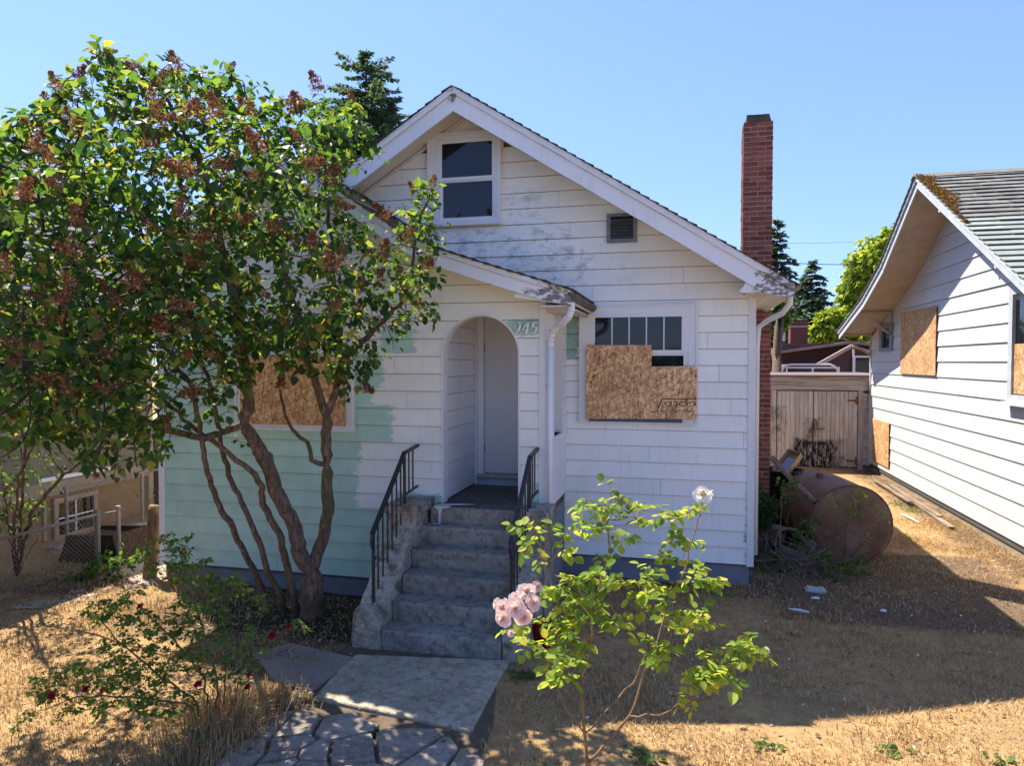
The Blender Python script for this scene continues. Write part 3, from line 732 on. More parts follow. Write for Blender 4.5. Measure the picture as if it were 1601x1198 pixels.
# ------------------------------------------------------------ wing with porch
WXR = -1.52
ACX, AR, ASZ, AFL = -2.268, .449, 2.90, 1.18
prof_top = [(-6.98, 3.80), (-6.4, 4.19), (-5.9, 4.53), (-5.4, 4.87), (-4.67, 5.37), (-4.1, 4.985), (-3.607, 4.647), (-3.199, 4.371), (-2.972, 4.234), (-2.614, 4.079), (-2.235, 3.948), (-1.843, 3.819), (-1.459, 3.699), (-1.25, 3.628), (-1.17, 3.60)]
def wtop(x):
    for (a, za), (b, zb) in zip(prof_top[:-1], prof_top[1:]):
        if a <= x <= b: return za + (zb - za) * (x - a) / (b - a)
    return prof_top[0][1] if x < 0 - 4 else prof_top[-1][1]
def winv(z, side):   # x where the wall under the roof reaches z
    z = z + .20
    if side < 0:
        if z < wtop(XL): return XL
        lo, hi = XL, -4.67
    else:
        if z < wtop(WXR): return WXR
        lo, hi = WXR, -4.67
    for _ in range(30):
        mid = (lo + hi) / 2
        if wtop(mid) < z: lo = mid
        else: hi = mid
    return lo
WO = (-5.42, -3.83, 1.99, 3.50); WI = (-5.30, -3.955, 2.07, 3.40)
def arch_cut(iv, z, grow=0.0):
    if z < ASZ: return cut(iv, ACX - AR - grow, ACX + AR + grow)
    r = AR + grow
    if z < ASZ + r: w_ = math.sqrt(max(0, r*r - (z - ASZ)**2)); return cut(iv, ACX - w_, ACX + w_)
    return iv
def fn_wing(z, grow=.012, arch=True, win=True):
    a, b = winv(z, -1), winv(z, 1)
    if b - a < .05: return []
    iv = [(a, b)]
    if win and WO[2] < z < WO[3]: iv = cut(iv, WO[0], WO[1])
    if arch and z > AFL - .02: iv = arch_cut(iv, z, grow)
    elif z < AFL - .02: iv = cut(iv, -2.80, 9)     # steps stand here
    return iv
bw = [WO[2], WO[3], AFL - .02, ASZ, ASZ + AR + .012, ASZ + AR] + [ASZ + AR * math.sin(math.radians(a)) for a in range(8, 90, 8)] + [wtop(WXR) - .2, wtop(XL) - .2]
# one course per object; boards run the full width of the wall
siding(house, 'Y', WY, -1, .235, 5.1, .2040, bw, fn_wing, M_wing, sub=2, joints=True)
core(house, 'Y', WY + .002, WY + .12, .2, 5.10, bw, lambda z: fn_wing(z, 0.0), M_groove)
for y0, x0, x1 in ((0, XL, XL + .12),): box('wall', x0, x1, WY + .122, MY - .001, .2, wtop(XL) - .2, M_trim, house)
box('foundation', XL + .02, -3.2, WY + .02, MY + .02, -.3, .238, M_found, house)
m = MB(); m.box(-3.19, -1.53, WY + .015, MY - .05, -.3, AFL - .16); m.build('foundation', M_found, house)
# corner boards
box('corner_board', WXR - .062, WXR + .012, WY - .034, WY + .11, AFL - .06, 3.49, M_trim, house)
box('corner_board', XL - .03, XL + .06, WY - .032, WY + .05, .22, 3.6, M_trim, house)
box('corner_board', WXR - .01, WXR + .014, MY - .05, MY - .018, 1.0, 3.45, M_trim, house)
# arch casing
m = MB(); N = 28; out = []; inn = []
pts = [(ACX - AR, AFL)] + [(ACX - AR * math.cos(math.pi * k / N), ASZ + AR * math.sin(math.pi * k / N)) for k in range(N + 1)] + [(ACX + AR, AFL)]
for i in range(len(pts) - 1):
    (x0, z0), (x1, z1) = pts[i], pts[i+1]
    def off(p, d): 
        if p[1] <= ASZ: return (p[0] + (d if p[0] > ACX else -d), p[1])
        k = (AR + d) / AR; return (ACX + (p[0] - ACX) * k, ASZ + (p[1] - ASZ) * k)
    m.prism([off(pts[i], -.004), off(pts[i+1], -.004), off(pts[i+1], .016), off(pts[i], .016)], 'Y', WY - .03, WY + .125)
m.build('arch_casing', M_trim, house)
for zc_ in (ASZ,): box('arch_band', ACX - AR - .016, ACX - AR + .006, WY - .034, WY + .02, ASZ - .02, ASZ + .015, M_trim, house)
# niche: side walls, ceiling, floor, door
NL, NR, DY = -2.74, -1.64, 9.10
box('wall', NL - .1, NL, WY + .122, DY + .1, 1.0, 3.55, M_groove, house)
siding(house, 'X', NL, 1, AFL + .02, 3.5, .2065, [], lambda z: [(WY + .125, DY - .02)], M_trim, tb=.014)
# right wall of the porch with its narrow arched opening
SYC, SR, SSZ, SZ0 = 8.56, .29, 3.08, 1.93
def fn_ps(z):
    iv = [(WY + .122, MY - .02)]
    if z > SZ0:
        if z < SSZ: iv = cut(iv, SYC - SR, SYC + SR)
        elif z < SSZ + SR + .05: w_ = SR * math.sqrt(max(0, 1 - ((z - SSZ) / (SR + .05))**2)); iv = cut(iv, SYC - w_, SYC + w_)
    return iv
bs = [SZ0, SSZ, SSZ + SR + .05] + [SSZ + (SR + .05) * math.sin(math.radians(a)) for a in range(10, 90, 10)]
core(house, 'X', NR, WXR - .002, AFL - .1, 3.55, bs, fn_ps, M_groove)
siding(house, 'X', WXR, 1, 1.12, 3.5, .2065, bs, lambda z: [(max(a, WY + .12), min(b, MY - .03)) for a, b in fn_ps(z)], M_trim, tb=.014, tt=.003)
m = MB(); m.box(NR - .01, WXR + .03, SYC - SR - .02, SYC + SR + .02, SZ0 - .03, SZ0); m.build('arch_sill', M_trim, house)
m = MB(); N = 14; ap = [(SYC - SR, SZ0)] + [(SYC - SR * math.cos(math.pi*k/N), SSZ + (SR+.05) * math.sin(math.pi*k/N)) for k in range(N+1)] + [(SYC + SR, SZ0)]
for i in range(len(ap) - 1):
    def off2(p, d):
        if p[1] <= SSZ: return (p[0] + (d if p[0] > SYC else -d), p[1])
        return (SYC + (p[0]-SYC) * (1 + d/SR), SSZ + (p[1]-SSZ) * (1 + d/SR))
    m.prism([off2(ap[i], -.004), off2(ap[i+1], -.004), off2(ap[i+1], .02), off2(ap[i], .02)], 'X', NR - .006, WXR + .02)
m.build('arch_casing', M_trim, house)
box('ceiling', NL, NR, WY + .12, DY + .05, 3.56, 3.60, M_soffit, house)
pf = box('porch_floor', -2.80, -1.535, 7.60, DY + .05, AFL - .16, AFL, concrete('porch_floor_concrete', (.13, .12, .11), (.05, .045, .04), (.25, .25, .25), .7, paint=True), house, .012)
rough_mesh(pf.data, .1, .004, 5, 2)
box('wall', NL, NR, DY + .055, DY + .09, 1.0, 3.55, M_trim, house)
door = box('door', -2.60, NR - .01, DY + .012, DY + .052, AFL + .16, 3.40, M_door, house, .004)
box('hinge', -2.612, -2.592, DY + .004, DY + .02, 1.62, 1.72, M_steel, door); box('hinge', -2.612, -2.592, DY + .004, DY + .02, 2.95, 3.05, M_steel, door)
m = MB(); m.box(-2.69, -2.605, DY - .02, DY + .055, AFL + .12, 3.44); m.box(-2.605, NR, DY - .02, DY + .055, 3.40, 3.46); m.build('door_frame', M_trim, house)
m = MB(); m.box(-2.725, -2.695, DY - .035, DY + .02, AFL, 3.5); m.build('door_casing', M_trim, house)
box('threshold', -2.69, NR, DY - .07, DY + .05, AFL + .10, AFL + .145, simple('worn_threshold', (.38, .35, .32), .8, .2, 15, dirt=(.2, .14, .1)), house, .005)
box('riser_board', -2.69, NR, DY - .03, DY + .05, AFL, AFL + .10, simple('blue_grey_riser', (.42, .45, .48), .7), house)
# wing roof
m = MB(); bot = [(x, z - (.16 if x > -1.3 or x < -6.7 else .185)) for x, z in prof_top]
m.prism([(x, z - .03) for x, z in prof_top] + bot[::-1], 'Y', 7.41, MY - .005)
wroof = m.build('porch_roof', M_soffit, house)
m = MB()
fine = []
for (a, za), (b, zb) in zip(prof_top[:-1], prof_top[1:]):
    n_ = max(1, int(math.hypot(b - a, zb - za) / .12))
    for k in range(n_): fine.append((a + (b - a) * k / n_, za + (zb - za) * k / n_))
fine.append(prof_top[-1])
for i in range(len(fine) - 1):
    (a, za), (b, zb) = fine[i], fine[i+1]
    if a < -4.67: (a, za), (b, zb) = (b, zb), (a, za)      # lower end second
    j = rnd.uniform(-.018, .018); dx = (b - a) * .3; dz = (zb - za) * .3
    m.prism([(a, za - .028), (b + dx, zb + dz - .004), (b + dx, zb + dz - .02), (a, za - .036)], 'Y', 7.345 + j, MY - .018)
o = m.build('roof_shingles', M_shingle_dark, wroof); o['kind'] = 'stuff'
for (o0, o1, y0, nm) in ((.028, .085, 7.365, 'drip_board'), (.087, .225, 7.385, 'barge_board')):
    for part in (0, 1):
        P_ = [q for q in fine if (q[0] <= -4.669) == (part == 0) or abs(q[0] + 4.67) < 1e-6]
        top = [(x, z - o0) for x, z in P_]; bt = [(x, z - (o1 if x < -1.35 else o1 - .03)) for x, z in P_]
        m = MB(); m.prism(top + bt[::-1], 'Y', y0, 7.408)
        m.build(nm, M_rake, wroof)
# broken gutter and soffit box at the low right end of the porch roof
m = MB(); m.prism([(-1.205, 3.565), (-1.115, 3.54), (-1.115, 3.50), (-1.145, 3.46), (-1.20, 3.47)], 'Y', 7.40, MY - .02)
gut = m.build('gutter', simple('rotten_gutter', (.12, .10, .085), .9, .4, 14, .7, 40, .01, dirt=(.4, .36, .3), dirt_amt=.6), wroof); rough_mesh(gut.data, .08, .012, 9, 3)
box('soffit_board', -1.50, -1.21, 7.42, MY - .03, 3.405, 3.42, M_soffit, wroof)
m = MB(); m.prism([(-1.78, 3.51), (-1.25, 3.43), (-1.25, 3.475), (-1.78, 3.555)], 'Y', 7.42, 7.50); m.build('frieze_block', M_trim, wroof)
m = MB(); m.prism([(-1.49, 3.40), (-1.22, 3.40), (-1.20, 3.48), (-1.49, 3.55)], 'Y', MY - .12, MY - .04); m.build('eave_return', M_rake, wroof)
# downspout with ribbed elbow beside the corner post
ds = MB(); e0 = onY(891, 468, 7.42)
el = [(-1.17, 7.44, 3.45), (-1.17, 7.45, 3.37), (-1.20, 7.47, 3.30), (-1.27, 7.54, 3.25), (-1.36, 7.64, 3.21), (-1.42, 7.70, 3.15), (-1.452, 7.74, 3.06), (-1.455, 7.745, 3.0)]
ep = [];
for i in range(len(el) - 1):
    for k in range(5): ep.append(Vector(el[i]).lerp(Vector(el[i+1]), k / 5))
ds.tube(ep + [Vector(el[-1])], [.041 if i % 2 else .034 for i in range(len(ep) + 1)], 10)
o = ds.build('downspout', M_trim, house); 
m = MB(); m.tube([(-1.455, 7.745, 3.02), (-1.455, 7.745, .55)], .033, 10); m.tube([(-1.455, 7.745, 3.04), (-1.455, 7.745, 2.99)], .038, 10); m.box(-1.50, -1.41, 7.77, 7.80, 2.55, 2.58); m.tube([(-1.455, 7.745, 2.58), (-1.455, 7.745, 2.555)], .037, 10)
m.build('downspout', M_trim, house, True)
# wing window with OSB
w = box('window', WI[0], WI[1], WY - .010, WY - .003, WI[2], WI[3], M_dark, house); w['label'] = 'wide front window behind the lilac'
casing(w, 'Y', WY + .001, -1, WO, WI, .055, M_trim)
m = MB()
for (a, b, c_, d) in ((WO[0] - .01, WO[0] + .02, WO[2], WO[3] + .01), (WO[1] - .02, WO[1] + .01, WO[2], WO[3] + .01), (WO[0] + .02, WO[1] - .02, WO[3] - .015, WO[3] + .01), (WO[0] + .02, WO[1] - .02, WO[2] - .005, WO[2] + .02)): m.box(a, b, WY - .068, WY - .056, c_, d)
m.build('trim', M_trim, w)
sash(w, (WI[0] + .001, WI[1] - .001, 2.9, WI[3] - .001), (WI[0] + .06, WI[1] - .06, 2.95, WI[3] - .05), WY - .014)
for k in range(5):
    a = WI[0] + .06 + (WI[1] - WI[0] - .12) * k / 5; b = WI[0] + .06 + (WI[1] - WI[0] - .12) * (k + 1) / 5
    box('pane', a + .006, b - .006, WY - .034, WY - .030, 2.94, WI[3] - .04, M_glass, w)
rect_grid(w, w, WI[0] + .06, WI[1] - .06, 2.95, WI[3] - .05, WY - .021, 5, 1, .014, M_trim, .02)
box('osb_sheet', -5.34, -3.93, WY - .080, WY - .069, 2.055, 2.90, M_osbw, house)['label'] = 'strand board sheet over the window behind the lilac'
# old ribbed wires on the sheet: chalk lines
# house number 945
M_num = simple('number_enamel', (.82, .82, .80), .35, .05, 10, .1, 60, ovar=0)
NUMS = {'9': [[(.62,.62),(.50,.40),(.28,.38),(.12,.52),(.10,.74),(.26,.95),(.46,.98),(.62,.82),(.64,.58),(.56,.34),(.38,.12),(.10,.0)]],
        '4': [[(.50,1.0),(.05,.34),(.05,.30),(.72,.30)],[(.56,1.0),(.56,.66),(.50,.0)],[(.36,.0),(.62,.0)]],
        '5': [[(.66,.98),(.24,.98)],[(.24,.98),(.18,.58),(.40,.62),(.60,.50),(.62,.26),(.48,.06),(.26,.0),(.08,.08)]]}
def digit(ch, u, v_, hgt):
    m = MB(); base = onY(u, v_, WY - .03)
    for st in NUMS[ch]:
        P_ = []
        for i in range(len(st) - 1):
            for k in range(4):
                tt = k / 4; p0 = st[max(i-1, 0)]; p1 = st[i]; p2 = st[i+1]; p3 = st[min(i+2, len(st)-1)]
                cr = lambda a, b, c_, d: .5 * ((2*b) + (-a+c_)*tt + (2*a-5*b+4*c_-d)*tt*tt + (-a+3*b-3*c_+d)*tt**3)
                P_.append((cr(p0[0],p1[0],p2[0],p3[0]), cr(p0[1],p1[1],p2[1],p3[1])) if len(st) > 4 else (p1[0]+(p2[0]-p1[0])*tt, p1[1]+(p2[1]-p1[1])*tt))
        P_.append(st[-1])
        for i in range(len(P_) - 1):
            a, b = P_[i], P_[i+1]
            A_ = Vector((base.x + (a[0] + .18*a[1]) * hgt * .85, 0, base.z + a[1] * hgt)); B_ = Vector((base.x + (b[0] + .18*b[1]) * hgt * .85, 0, base.z + b[1] * hgt))
            d = (B_ - A_); 
            if d.length < 1e-5: continue
            wd = hgt * (.045 + .085 * abs(d.normalized().z))
            nx_ = Vector((1, 0, 0)) * wd * .55 * abs(d.normalized().z) + Vector((-d.z, 0, d.x)).normalized() * hgt * .03
            if nx_.x < 0: nx_ = -nx_ if abs(d.normalized().z) < .1 else nx_
            y0, y1 = WY - .062, WY - .030
            vs = [A_ - nx_, B_ - nx_, B_ + nx_, A_ + nx_]
            m.prism([(q.x, q.z) for q in vs], 'Y', y0 + i * .00012, y1)
    return m.build('house_number', M_num, house)
for ch, u in (('9', 803.5), ('4', 816.5), ('5', 829.5)): digit(ch, u, 521.5, .122)

# ============================================================ STEPS
steps = thing('front_steps', (-2.25, 6.35, 0), 'worn grey concrete front steps splashed with white paint, crumbling side walls', 'steps')
RZ = AFL / 6; TY = [6.36, 6.63, 6.90, 7.16, 7.41, 7.62]
for k in range(6):
    m = MB(); y0 = TY[k]; y1 = 7.62 + (.14 if k == 5 else .0) if k < 5 else 7.598
    z0, z1 = RZ * k, RZ * (k + 1)
    if k == 5: continue
    e = .02
    m.prism([(y0 + .012, z0 - (.05 if k == 0 else 0)), (y0, z1 - .03), (y0 + .004, z1 - .01), (y0 + .016, z1), (y0 + .05, z1 + .001), (7.62, z1), (7.62, z0 - .05)], 'X', -2.865 + .002 * k, -1.655 - .002 * k)
    o = m.build('step', M_step, steps); rough_mesh(o.data, .05, .007, 9, k * 2.3)
o = box('step', -2.80, -1.66, 7.585, 7.60, RZ * 5, AFL - .01, M_step, steps)
def cheek(x0, x1, lab, mirror=False):
    m = MB()
    m.prism([(6.36, -.05), (6.34, .20), (6.40, .34), (6.52, .38), (7.22, .98), (7.28, 1.05), (7.30, .9), (7.32, -.05)], 'X', x0, x1)
    o = m.build('side_wall', M_cheek, steps); rough_mesh(o.data, .045, .015, 6.5, x0); o['label'] = lab
    m = MB(); m.box(x0 - .02, x1 + .02, 7.26, 7.77, -.05, 1.15); q = m.build('pier', M_cheek, steps); rough_mesh(q.data, .06, .009, 6, x0 + 4)
    m = MB(); m.box(x0 - .05, x1 + .05, 7.22, 7.775, 1.15, 1.24); q = m.build('pier_cap', M_cheek, steps); rough_mesh(q.data, .05, .018, 8, x0 + 2)
cheek(-3.17, -2.875, 'crumbling left side wall of the steps')
cheek(-1.645, -1.44, 'dark mossy right side wall of the steps')
# spilled white paint on the top step
M_spill = simple('spilled_white_paint', (.62, .62, .60), .4, .08, 20, .2, 60, ovar=0)
m = MB(); yy = 7.582
pl = [(-2.745, AFL + .006), (-2.70, AFL + .006)]
m.add([(-2.76, 7.60, AFL+.012), (-2.60, 7.598, AFL+.012), (-2.35, 7.70, AFL+.012), (-2.30, 7.74, AFL+.012), (-2.5, 7.74, AFL+.012), (-2.68, 7.68, AFL+.012), (-2.77, 7.64, AFL+.012)], [tuple(range(7))])
m.prism([(-2.70, RZ*5 + .01), (-2.682, RZ*5 + .01), (-2.676, AFL - .06), (-2.655, AFL - .02), (-2.60, AFL - .012), (-2.55, AFL + .010), (-2.76, AFL + .010), (-2.74, AFL - .02), (-2.705, AFL - .045)], 'Y', 7.570, 7.5845)
m.add([(-2.72 + .055 * math.cos(a * .7) , 7.52 + .035 * math.sin(a * .7), RZ*5 + .012) for a in range(9)], [tuple(range(9))])
m.build('paint_spill', M_spill, steps)

def railing(xr, label, bend):
    root = thing('handrail', (xr, 6.45, .3), label, 'railing', 'iron handrails of the front steps')
    top = [(6.50, 1.02), (6.54, 1.12), (7.36, 1.80), (7.74, 1.835)]
    # lower end curls down
    m = MB()
    pts = [(6.60, .84), (6.565, .83), (6.55, .86), (6.555, .92), (6.52, .98), (6.50, 1.04), (6.54, 1.12)]
    m.tube([(xr, y, z) for y, z in pts], .016, 8); m.build('rail_scroll', M_iron, root)
    m = MB(); m.obox((xr, 6.52, 1.095), (xr, 7.375, 1.812), .045, .028, Vector((0, 0, 1))); m.obox((xr, 7.36, 1.806), (xr, 7.775, 1.845), .045, .026, Vector((0, 0, 1))); m.build('top_rail', M_iron, root)
    m = MB(); m.obox((xr, 7.37, 1.335), (xr, 7.775, 1.37), .022, .02); m.build('bottom_rail', M_iron, root)
    def zt(y): return 1.095 + (1.812 - 1.095) * (y - 6.52) / (7.375 - 6.52) if y < 7.375 else 1.82
    def zb(y): return .36 + (y - 6.52) * .86 - .03 if y < 7.3 else 1.345
    k = 0
    for y in [6.66, 6.78, 6.90, 7.02, 7.14, 7.26]:
        m = MB(); z0, z1 = zb(y), zt(y) - .01; pts = []; n_ = 14
        m.obox((xr, y, z0), (xr, y, z1), .014, .014, Vector((0, 1, 0)))
        if k % 2 == 0:   # twisted
            m = MB(); vs = []; n_ = 26
            for i in range(n_ + 1):
                zz = z0 + (z1 - z0) * i / n_; a = i * .5
                for j in range(4): vs.append((xr + .010 * math.cos(a + j * math.pi/2), y + .010 * math.sin(a + j * math.pi/2), zz))
            m.add(vs, [(i*4+j, i*4+(j+1) % 4, (i+1)*4+(j+1) % 4, (i+1)*4+j) for i in range(n_) for j in range(4)])
        m.build('picket', M_iron, root); k += 1
    for y in (7.50, 7.62):
        m = MB(); m.obox((xr, y, 1.345), (xr, y, 1.82), .014, .014, Vector((0, 1, 0))); m.build('picket', M_iron, root)
    for y, z0 in ((6.545, .34), (7.37, 1.14)):
        m = MB(); m.obox((xr, y, z0), (xr, y, zt(y) - .01), .026, .026, Vector((0, 1, 0))); m.build('post', M_iron, root)
    return root
railing(-3.03, 'black iron handrail on the left side of the steps, nearest the lilac', 0)
railing(-1.60, 'black iron handrail on the right side of the steps, under the house number', 0)

# ============================================================ CHIMNEY
chim = thing('chimney', (1.07, 11.7, 0), 'tall red brick chimney rising past the right eave of the white bungalow', 'chimney')
CX0, CX1, CY0, CY1, CT = .845, 1.275, 11.5, 11.95, 6.47
box('mortar_core', CX0 + .008, CX1 - .008, CY0 + .008, CY1 - .008, -.1, CT - .01, M_mortar, chim)
def brick_mesh(w, d, h):
    m = MB(); m.box(0, w, 0, d, 0, h); me = bpy.data.meshes.new('brick'); me.from_pydata(m.v, [], m.f); bevel(me, .004); fix_normals(me); me.materials.append(M_brick); return me
ch = .0755; bf = brick_mesh(.2085, .1, .064); bh = brick_mesh(.101, .1, .064); row = 0; z = .0
rest = MB(); n_front = 0
while z < CT - .01:
    xs_ = [(CX0, bf), (CX0 + .2175, bf)] if row % 2 else [(CX0, bh), (CX0 + .110, bf), (CX0 + .3275, bh)]
    for (x, me) in xs_:
        if z > .6:
            o = bpy.data.objects.new('brick', me); COL.objects.link(o); o.parent = chim
            o.location = Vector((x + rnd.uniform(-.002, .002), CY0 + rnd.uniform(-.004, .003), z)) - chim.location
            o.rotation_euler = (0, 0, rnd.uniform(-.01, .01))
        else: rest.box(x, x + (.2085 if me is bf else .101), CY0, CY0 + .1, z, z + .064)
    for xx, s_ in ((CX0, 1), (CX1 - .1, 1)):
        ys_ = [(.105, .31), (.32, .445)] if row % 2 else [(.105, .21), (.22, .445)]
        for a, b in ys_: 
            j = rnd.uniform(-.004, .004); rest.box(xx + j, xx + .1 + j, CY0 + a, CY0 + b - .004, z, z + .064)
    for a, b in (((.11, .21), (.22, .32)) if row % 2 else ((.11, .32),)): rest.box(CX0 + a, CX0 + b, CY1 - .1, CY1, z, z + .064)
    z += ch; row += 1
o = rest.build('brickwork', M_brick, chim); o['kind'] = 'stuff'; bevel(o.data, .003)
m = MB(); m.prism([(CX0 + .03, 6.47), (CX0 + .05, 6.53), (CX0 + .045, 6.60), (CX1 - .05, 6.60), (CX1 - .04, 6.53), (CX1 - .02, 6.47)], 'Y', CY0 + .03, CY1 - .03); o = m.build('chimney_cap', M_cap, chim); rough_mesh(o.data, .05, .012, 8)

# ============================================================ RIGHT NEIGHBOUR
NX = 4.7; RY, RZT = 13.90, 6.11; NTOPZ = 5.92; RKX = 3.95
nprof = [(7.9, 3.09), (8.86, 3.40), (RY - 4.14, RZT - .54 * 4.14), (RY, RZT), (16.13, 4.88), (17.72, 4.30), (20.3, 3.66)]
def ntop(y):
    for (a, za), (b, zb) in zip(nprof[:-1], nprof[1:]):
        if a <= y <= b: return za + (zb - za) * (y - a) / (b - a)
    return 3.0
nh = thing('neighbour_house', (NX, 14.4, 0), 'white neighbouring house with brown soffits and strand board over its windows', 'house')
def ninv(z, side):
    z += .17; lo, hi = (8.9, RY) if side < 0 else (20.12, RY)
    if ntop(lo) > z: return lo
    for _ in range(30):
        mid = (lo + hi) / 2
        if ntop(mid) < z: lo = mid
        else: hi = mid
    return lo
NWO = [(15.11, 17.42, 2.54, 3.92), (18.10, 19.22, 3.08, 3.76), (18.22, 19.80, .31, 1.40), (9.6, 11.87, 2.3, 3.95)]
def fn_n(z):
    a, b = ninv(z, -1), ninv(z, 1)
    if b - a < .05: return []
    iv = [(a, b)]
    for q in (NWO[1],):
        if q[2] < z < q[3]: iv = cut(iv, q[0], q[1])
    return iv
M_nside = paint_mat('neighbour_siding_paint', (.50, .50, .50), dirt=.6)
siding(nh, 'X', NX, -1, .20, 5.88, .292, [NWO[1][2], NWO[1][3]], fn_n, M_nside, tb=.024, tt=.004, gap=.005, joints=True)
core(nh, 'X', NX + .002, NX + .15, .1, NTOPZ, [3.55], lambda z: [(ninv(z, -1), ninv(z, 1))] if ninv(z, 1) - ninv(z, -1) > .05 else [], M_groove)
box('wall', NX + .151, 12, 8.9, 9.05, .1, 3.2, M_nside, nh); box('wall', NX + .151, 12, 19.97, 20.12, .1, 3.7, M_nside, nh)
o = box('foundation', NX + .03, 12, 8.95, 20.08, -.3, .19, concrete('neighbour_foundation', (.30, .26, .21), (.12, .09, .06), (.42, .38, .32), .6), nh)
M_nroof = simple('grey_shingle', (.19, .19, .17), .95, .2, 8, .7, 110, .006, ovar=.22, dirt=(.10, .09, .07), dirt_amt=.5)
M_nroof2 = simple('sage_shingle', (.27, .30, .26), .95, .12, 8, .6, 110, .004, ovar=.10, dirt=(.18, .19, .16), dirt_amt=.4)
M_nsof = simple('tan_soffit', (.42, .33, .26), .8, .1, 2, .2, 30, ovar=.04, dirt=(.20, .15, .11), dirt_amt=.45)
M_ntrim = simple('blue_grey_trim', (.42, .46, .50), .7, .12, 5, .3, 50, ovar=.1, dirt=(.25, .26, .28), dirt_amt=.5)
m = MB(); m.prism([(y, z - .03) for y, z in nprof] + [(y, z - .16) for y, z in nprof][::-1], 'X', RKX + .02, 12); nroof = m.build('roof', M_nsof, nh)
for part in (0, 1):
    P_ = [q for q in nprof if (q[0] <= RY if part == 0 else q[0] >= RY)]
    for (o0, o1, x0, nm, mt_) in ((.028, .10, RKX - .04, 'drip_board', M_ntrim), (.102, .235, RKX - .01, 'barge_board', M_ntrim)):
        m = MB(); m.prism([(y, z - o0) for y, z in P_] + [(y, z - o1) for y, z in P_][::-1], 'X', x0, RKX + .018); m.build(nm, mt_, nroof)
# shingle tabs: front slope separately, back slope joined
rest = MB(); cand = []
EXPO = .2
for part, (ya, yb) in (('front', (RY, 7.9)), ('back', (RY, 20.3))):
    y = ya; k = 0
    while (y > yb) if part == 'front' else (y < yb):
        s_ = 1 if part == 'back' else -1; dy = EXPO * .88 * s_
        y1 = y + dy * 1.2; x = RKX - .07 + (rnd.uniform(-.15, 0) if k % 2 else 0)
        while x < 9.0:
            wdt = .30 if y > 11.9 else .46
            x0 = max(RKX - .07, x); x1 = x + wdt - .008; x += wdt
            if x1 - x0 < .04: continue
            j = rnd.uniform(-.012, .012); lift = .009 if y > 11.9 else .010
            z0, z1 = ntop(y) - .026, ntop(min(max(y1, 7.9), 20.3)) + lift * .3 + rnd.uniform(0, .006)
            vs = [(x0, y, z0), (x1, y, z0), (x1, y1 + j, z1), (x0, y1 + j, z1), (x0, y, z0 - .004), (x1, y, z0 - .004), (x1, y1 + j, z1 - lift), (x0, y1 + j, z1 - lift)]
            fs = [(0, 1, 2, 3), (4, 7, 6, 5), (0, 4, 5, 1), (1, 5, 6, 2), (2, 6, 7, 3), (3, 7, 4, 0)]
            if part == 'front': cand.append((x0 * 1.0 + abs(12 - y) * .02, vs, fs, y))
            else: rest.add(vs, fs)
        y += dy; k += 1
cand.sort(key=lambda c_: c_[0])
for i, (_, vs, fs, y) in enumerate(cand):
    if i < 290: mesh('shingle', vs, fs, M_nroof if y > 11.9 else M_nroof2, nroof)
    else: rest.add(vs, fs)
o = rest.build('shingles', M_nroof, nroof); o['kind'] = 'stuff'
# ridge caps
m = MB(); x = RKX - .08
while x < 9: m.prism([(RY - .15, ntop(RY - .15) + .012), (RY, RZT + .022), (RY + .15, ntop(RY + .15) + .012), (RY, RZT - .02)], 'X', x, x + .24); x += .245
m.build('ridge_cap', M_nroof, nroof)
# moss along the rake
r = np.random.RandomState(8); n_ = 5200; yy = RY - np.abs(r.gamma(2.0, .55, n_)); yy = np.clip(yy, 11.5, RY)
ww = (.04 + .22 * np.exp(-((yy - 12.7) / .5) ** 2) + .18 * np.exp(-((yy - 13.7) / .3) ** 2)); xx = RKX - .06 + np.abs(r.normal(0, 1, n_)) * ww * .5
zz = np.array([ntop(q) for q in yy]) + .005 + r.uniform(0, .03, n_) * np.exp(-(xx - RKX + .06) * 3)
a = r.uniform(0, 6.28, n_); s1 = r.uniform(.006, .016, n_); b = np.stack([xx, yy, zz], 1)
u_ = np.stack([np.cos(a), np.sin(a), r.uniform(-.5, .9, n_)], 1) * s1[:, None]; w_ = np.stack([-np.sin(a), np.cos(a), r.uniform(-.5, .9, n_)], 1) * s1[:, None]
v = np.stack([b - u_, b - w_, b + u_, b + w_], 1).reshape(-1, 3); oi = np.arange(n_) * 4
o = np_mesh('moss', v, np.stack([oi, oi+1, oi+2, oi+3], 1), leaf_mat('orange_moss', [(0, (.12, .07, .03)), (.5, (.27, .15, .05)), (1, (.38, .26, .09))], [(0, (.3, .15, .05)), (1, (.3, .2, .05))], .1, .9), nroof); o['kind'] = 'stuff'
# OSB over its windows
def osbX(y0, y1, z0, z1, lab):
    o = box('osb_sheet', NX - .05, NX - .036, y0, y1, z0, z1, M_osbx, nh); o['label'] = lab
    m = MB(); m.box(NX - .036, NX - .02, y0 + .02, y1 - .02, z0 + .02, z1 - .02); m.build('batten', M_dark, o)
osbX(15.13, 17.40, 2.56, 3.90, 'upper square strand board sheet'); osbX(18.23, 19.78, .32, 1.38, 'low narrow strand board sheet by the garage')
osbX(9.6, 11.83, 2.36, 3.08, 'strand board on the nearest window')
w = box('window', NX - .03, NX - .022, 9.6, 11.80, 3.08, 3.72, M_glass, nh)
casing(w, 'X', NX - .018, -1, (9.5, 11.92, 2.22, 3.95), (9.62, 11.79, 2.34, 3.80), .06, M_ntrim)
m = MB(); m.box(NX - .14, NX - .02, 9.4, 12.0, 2.19, 2.235); m.build('window_sill', M_ntrim, w)
w = box('window', NX + .0, NX + .006, 18.2, 19.1, 3.12, 3.7, M_glass, nh); w['label'] = 'small high window under the bracket'
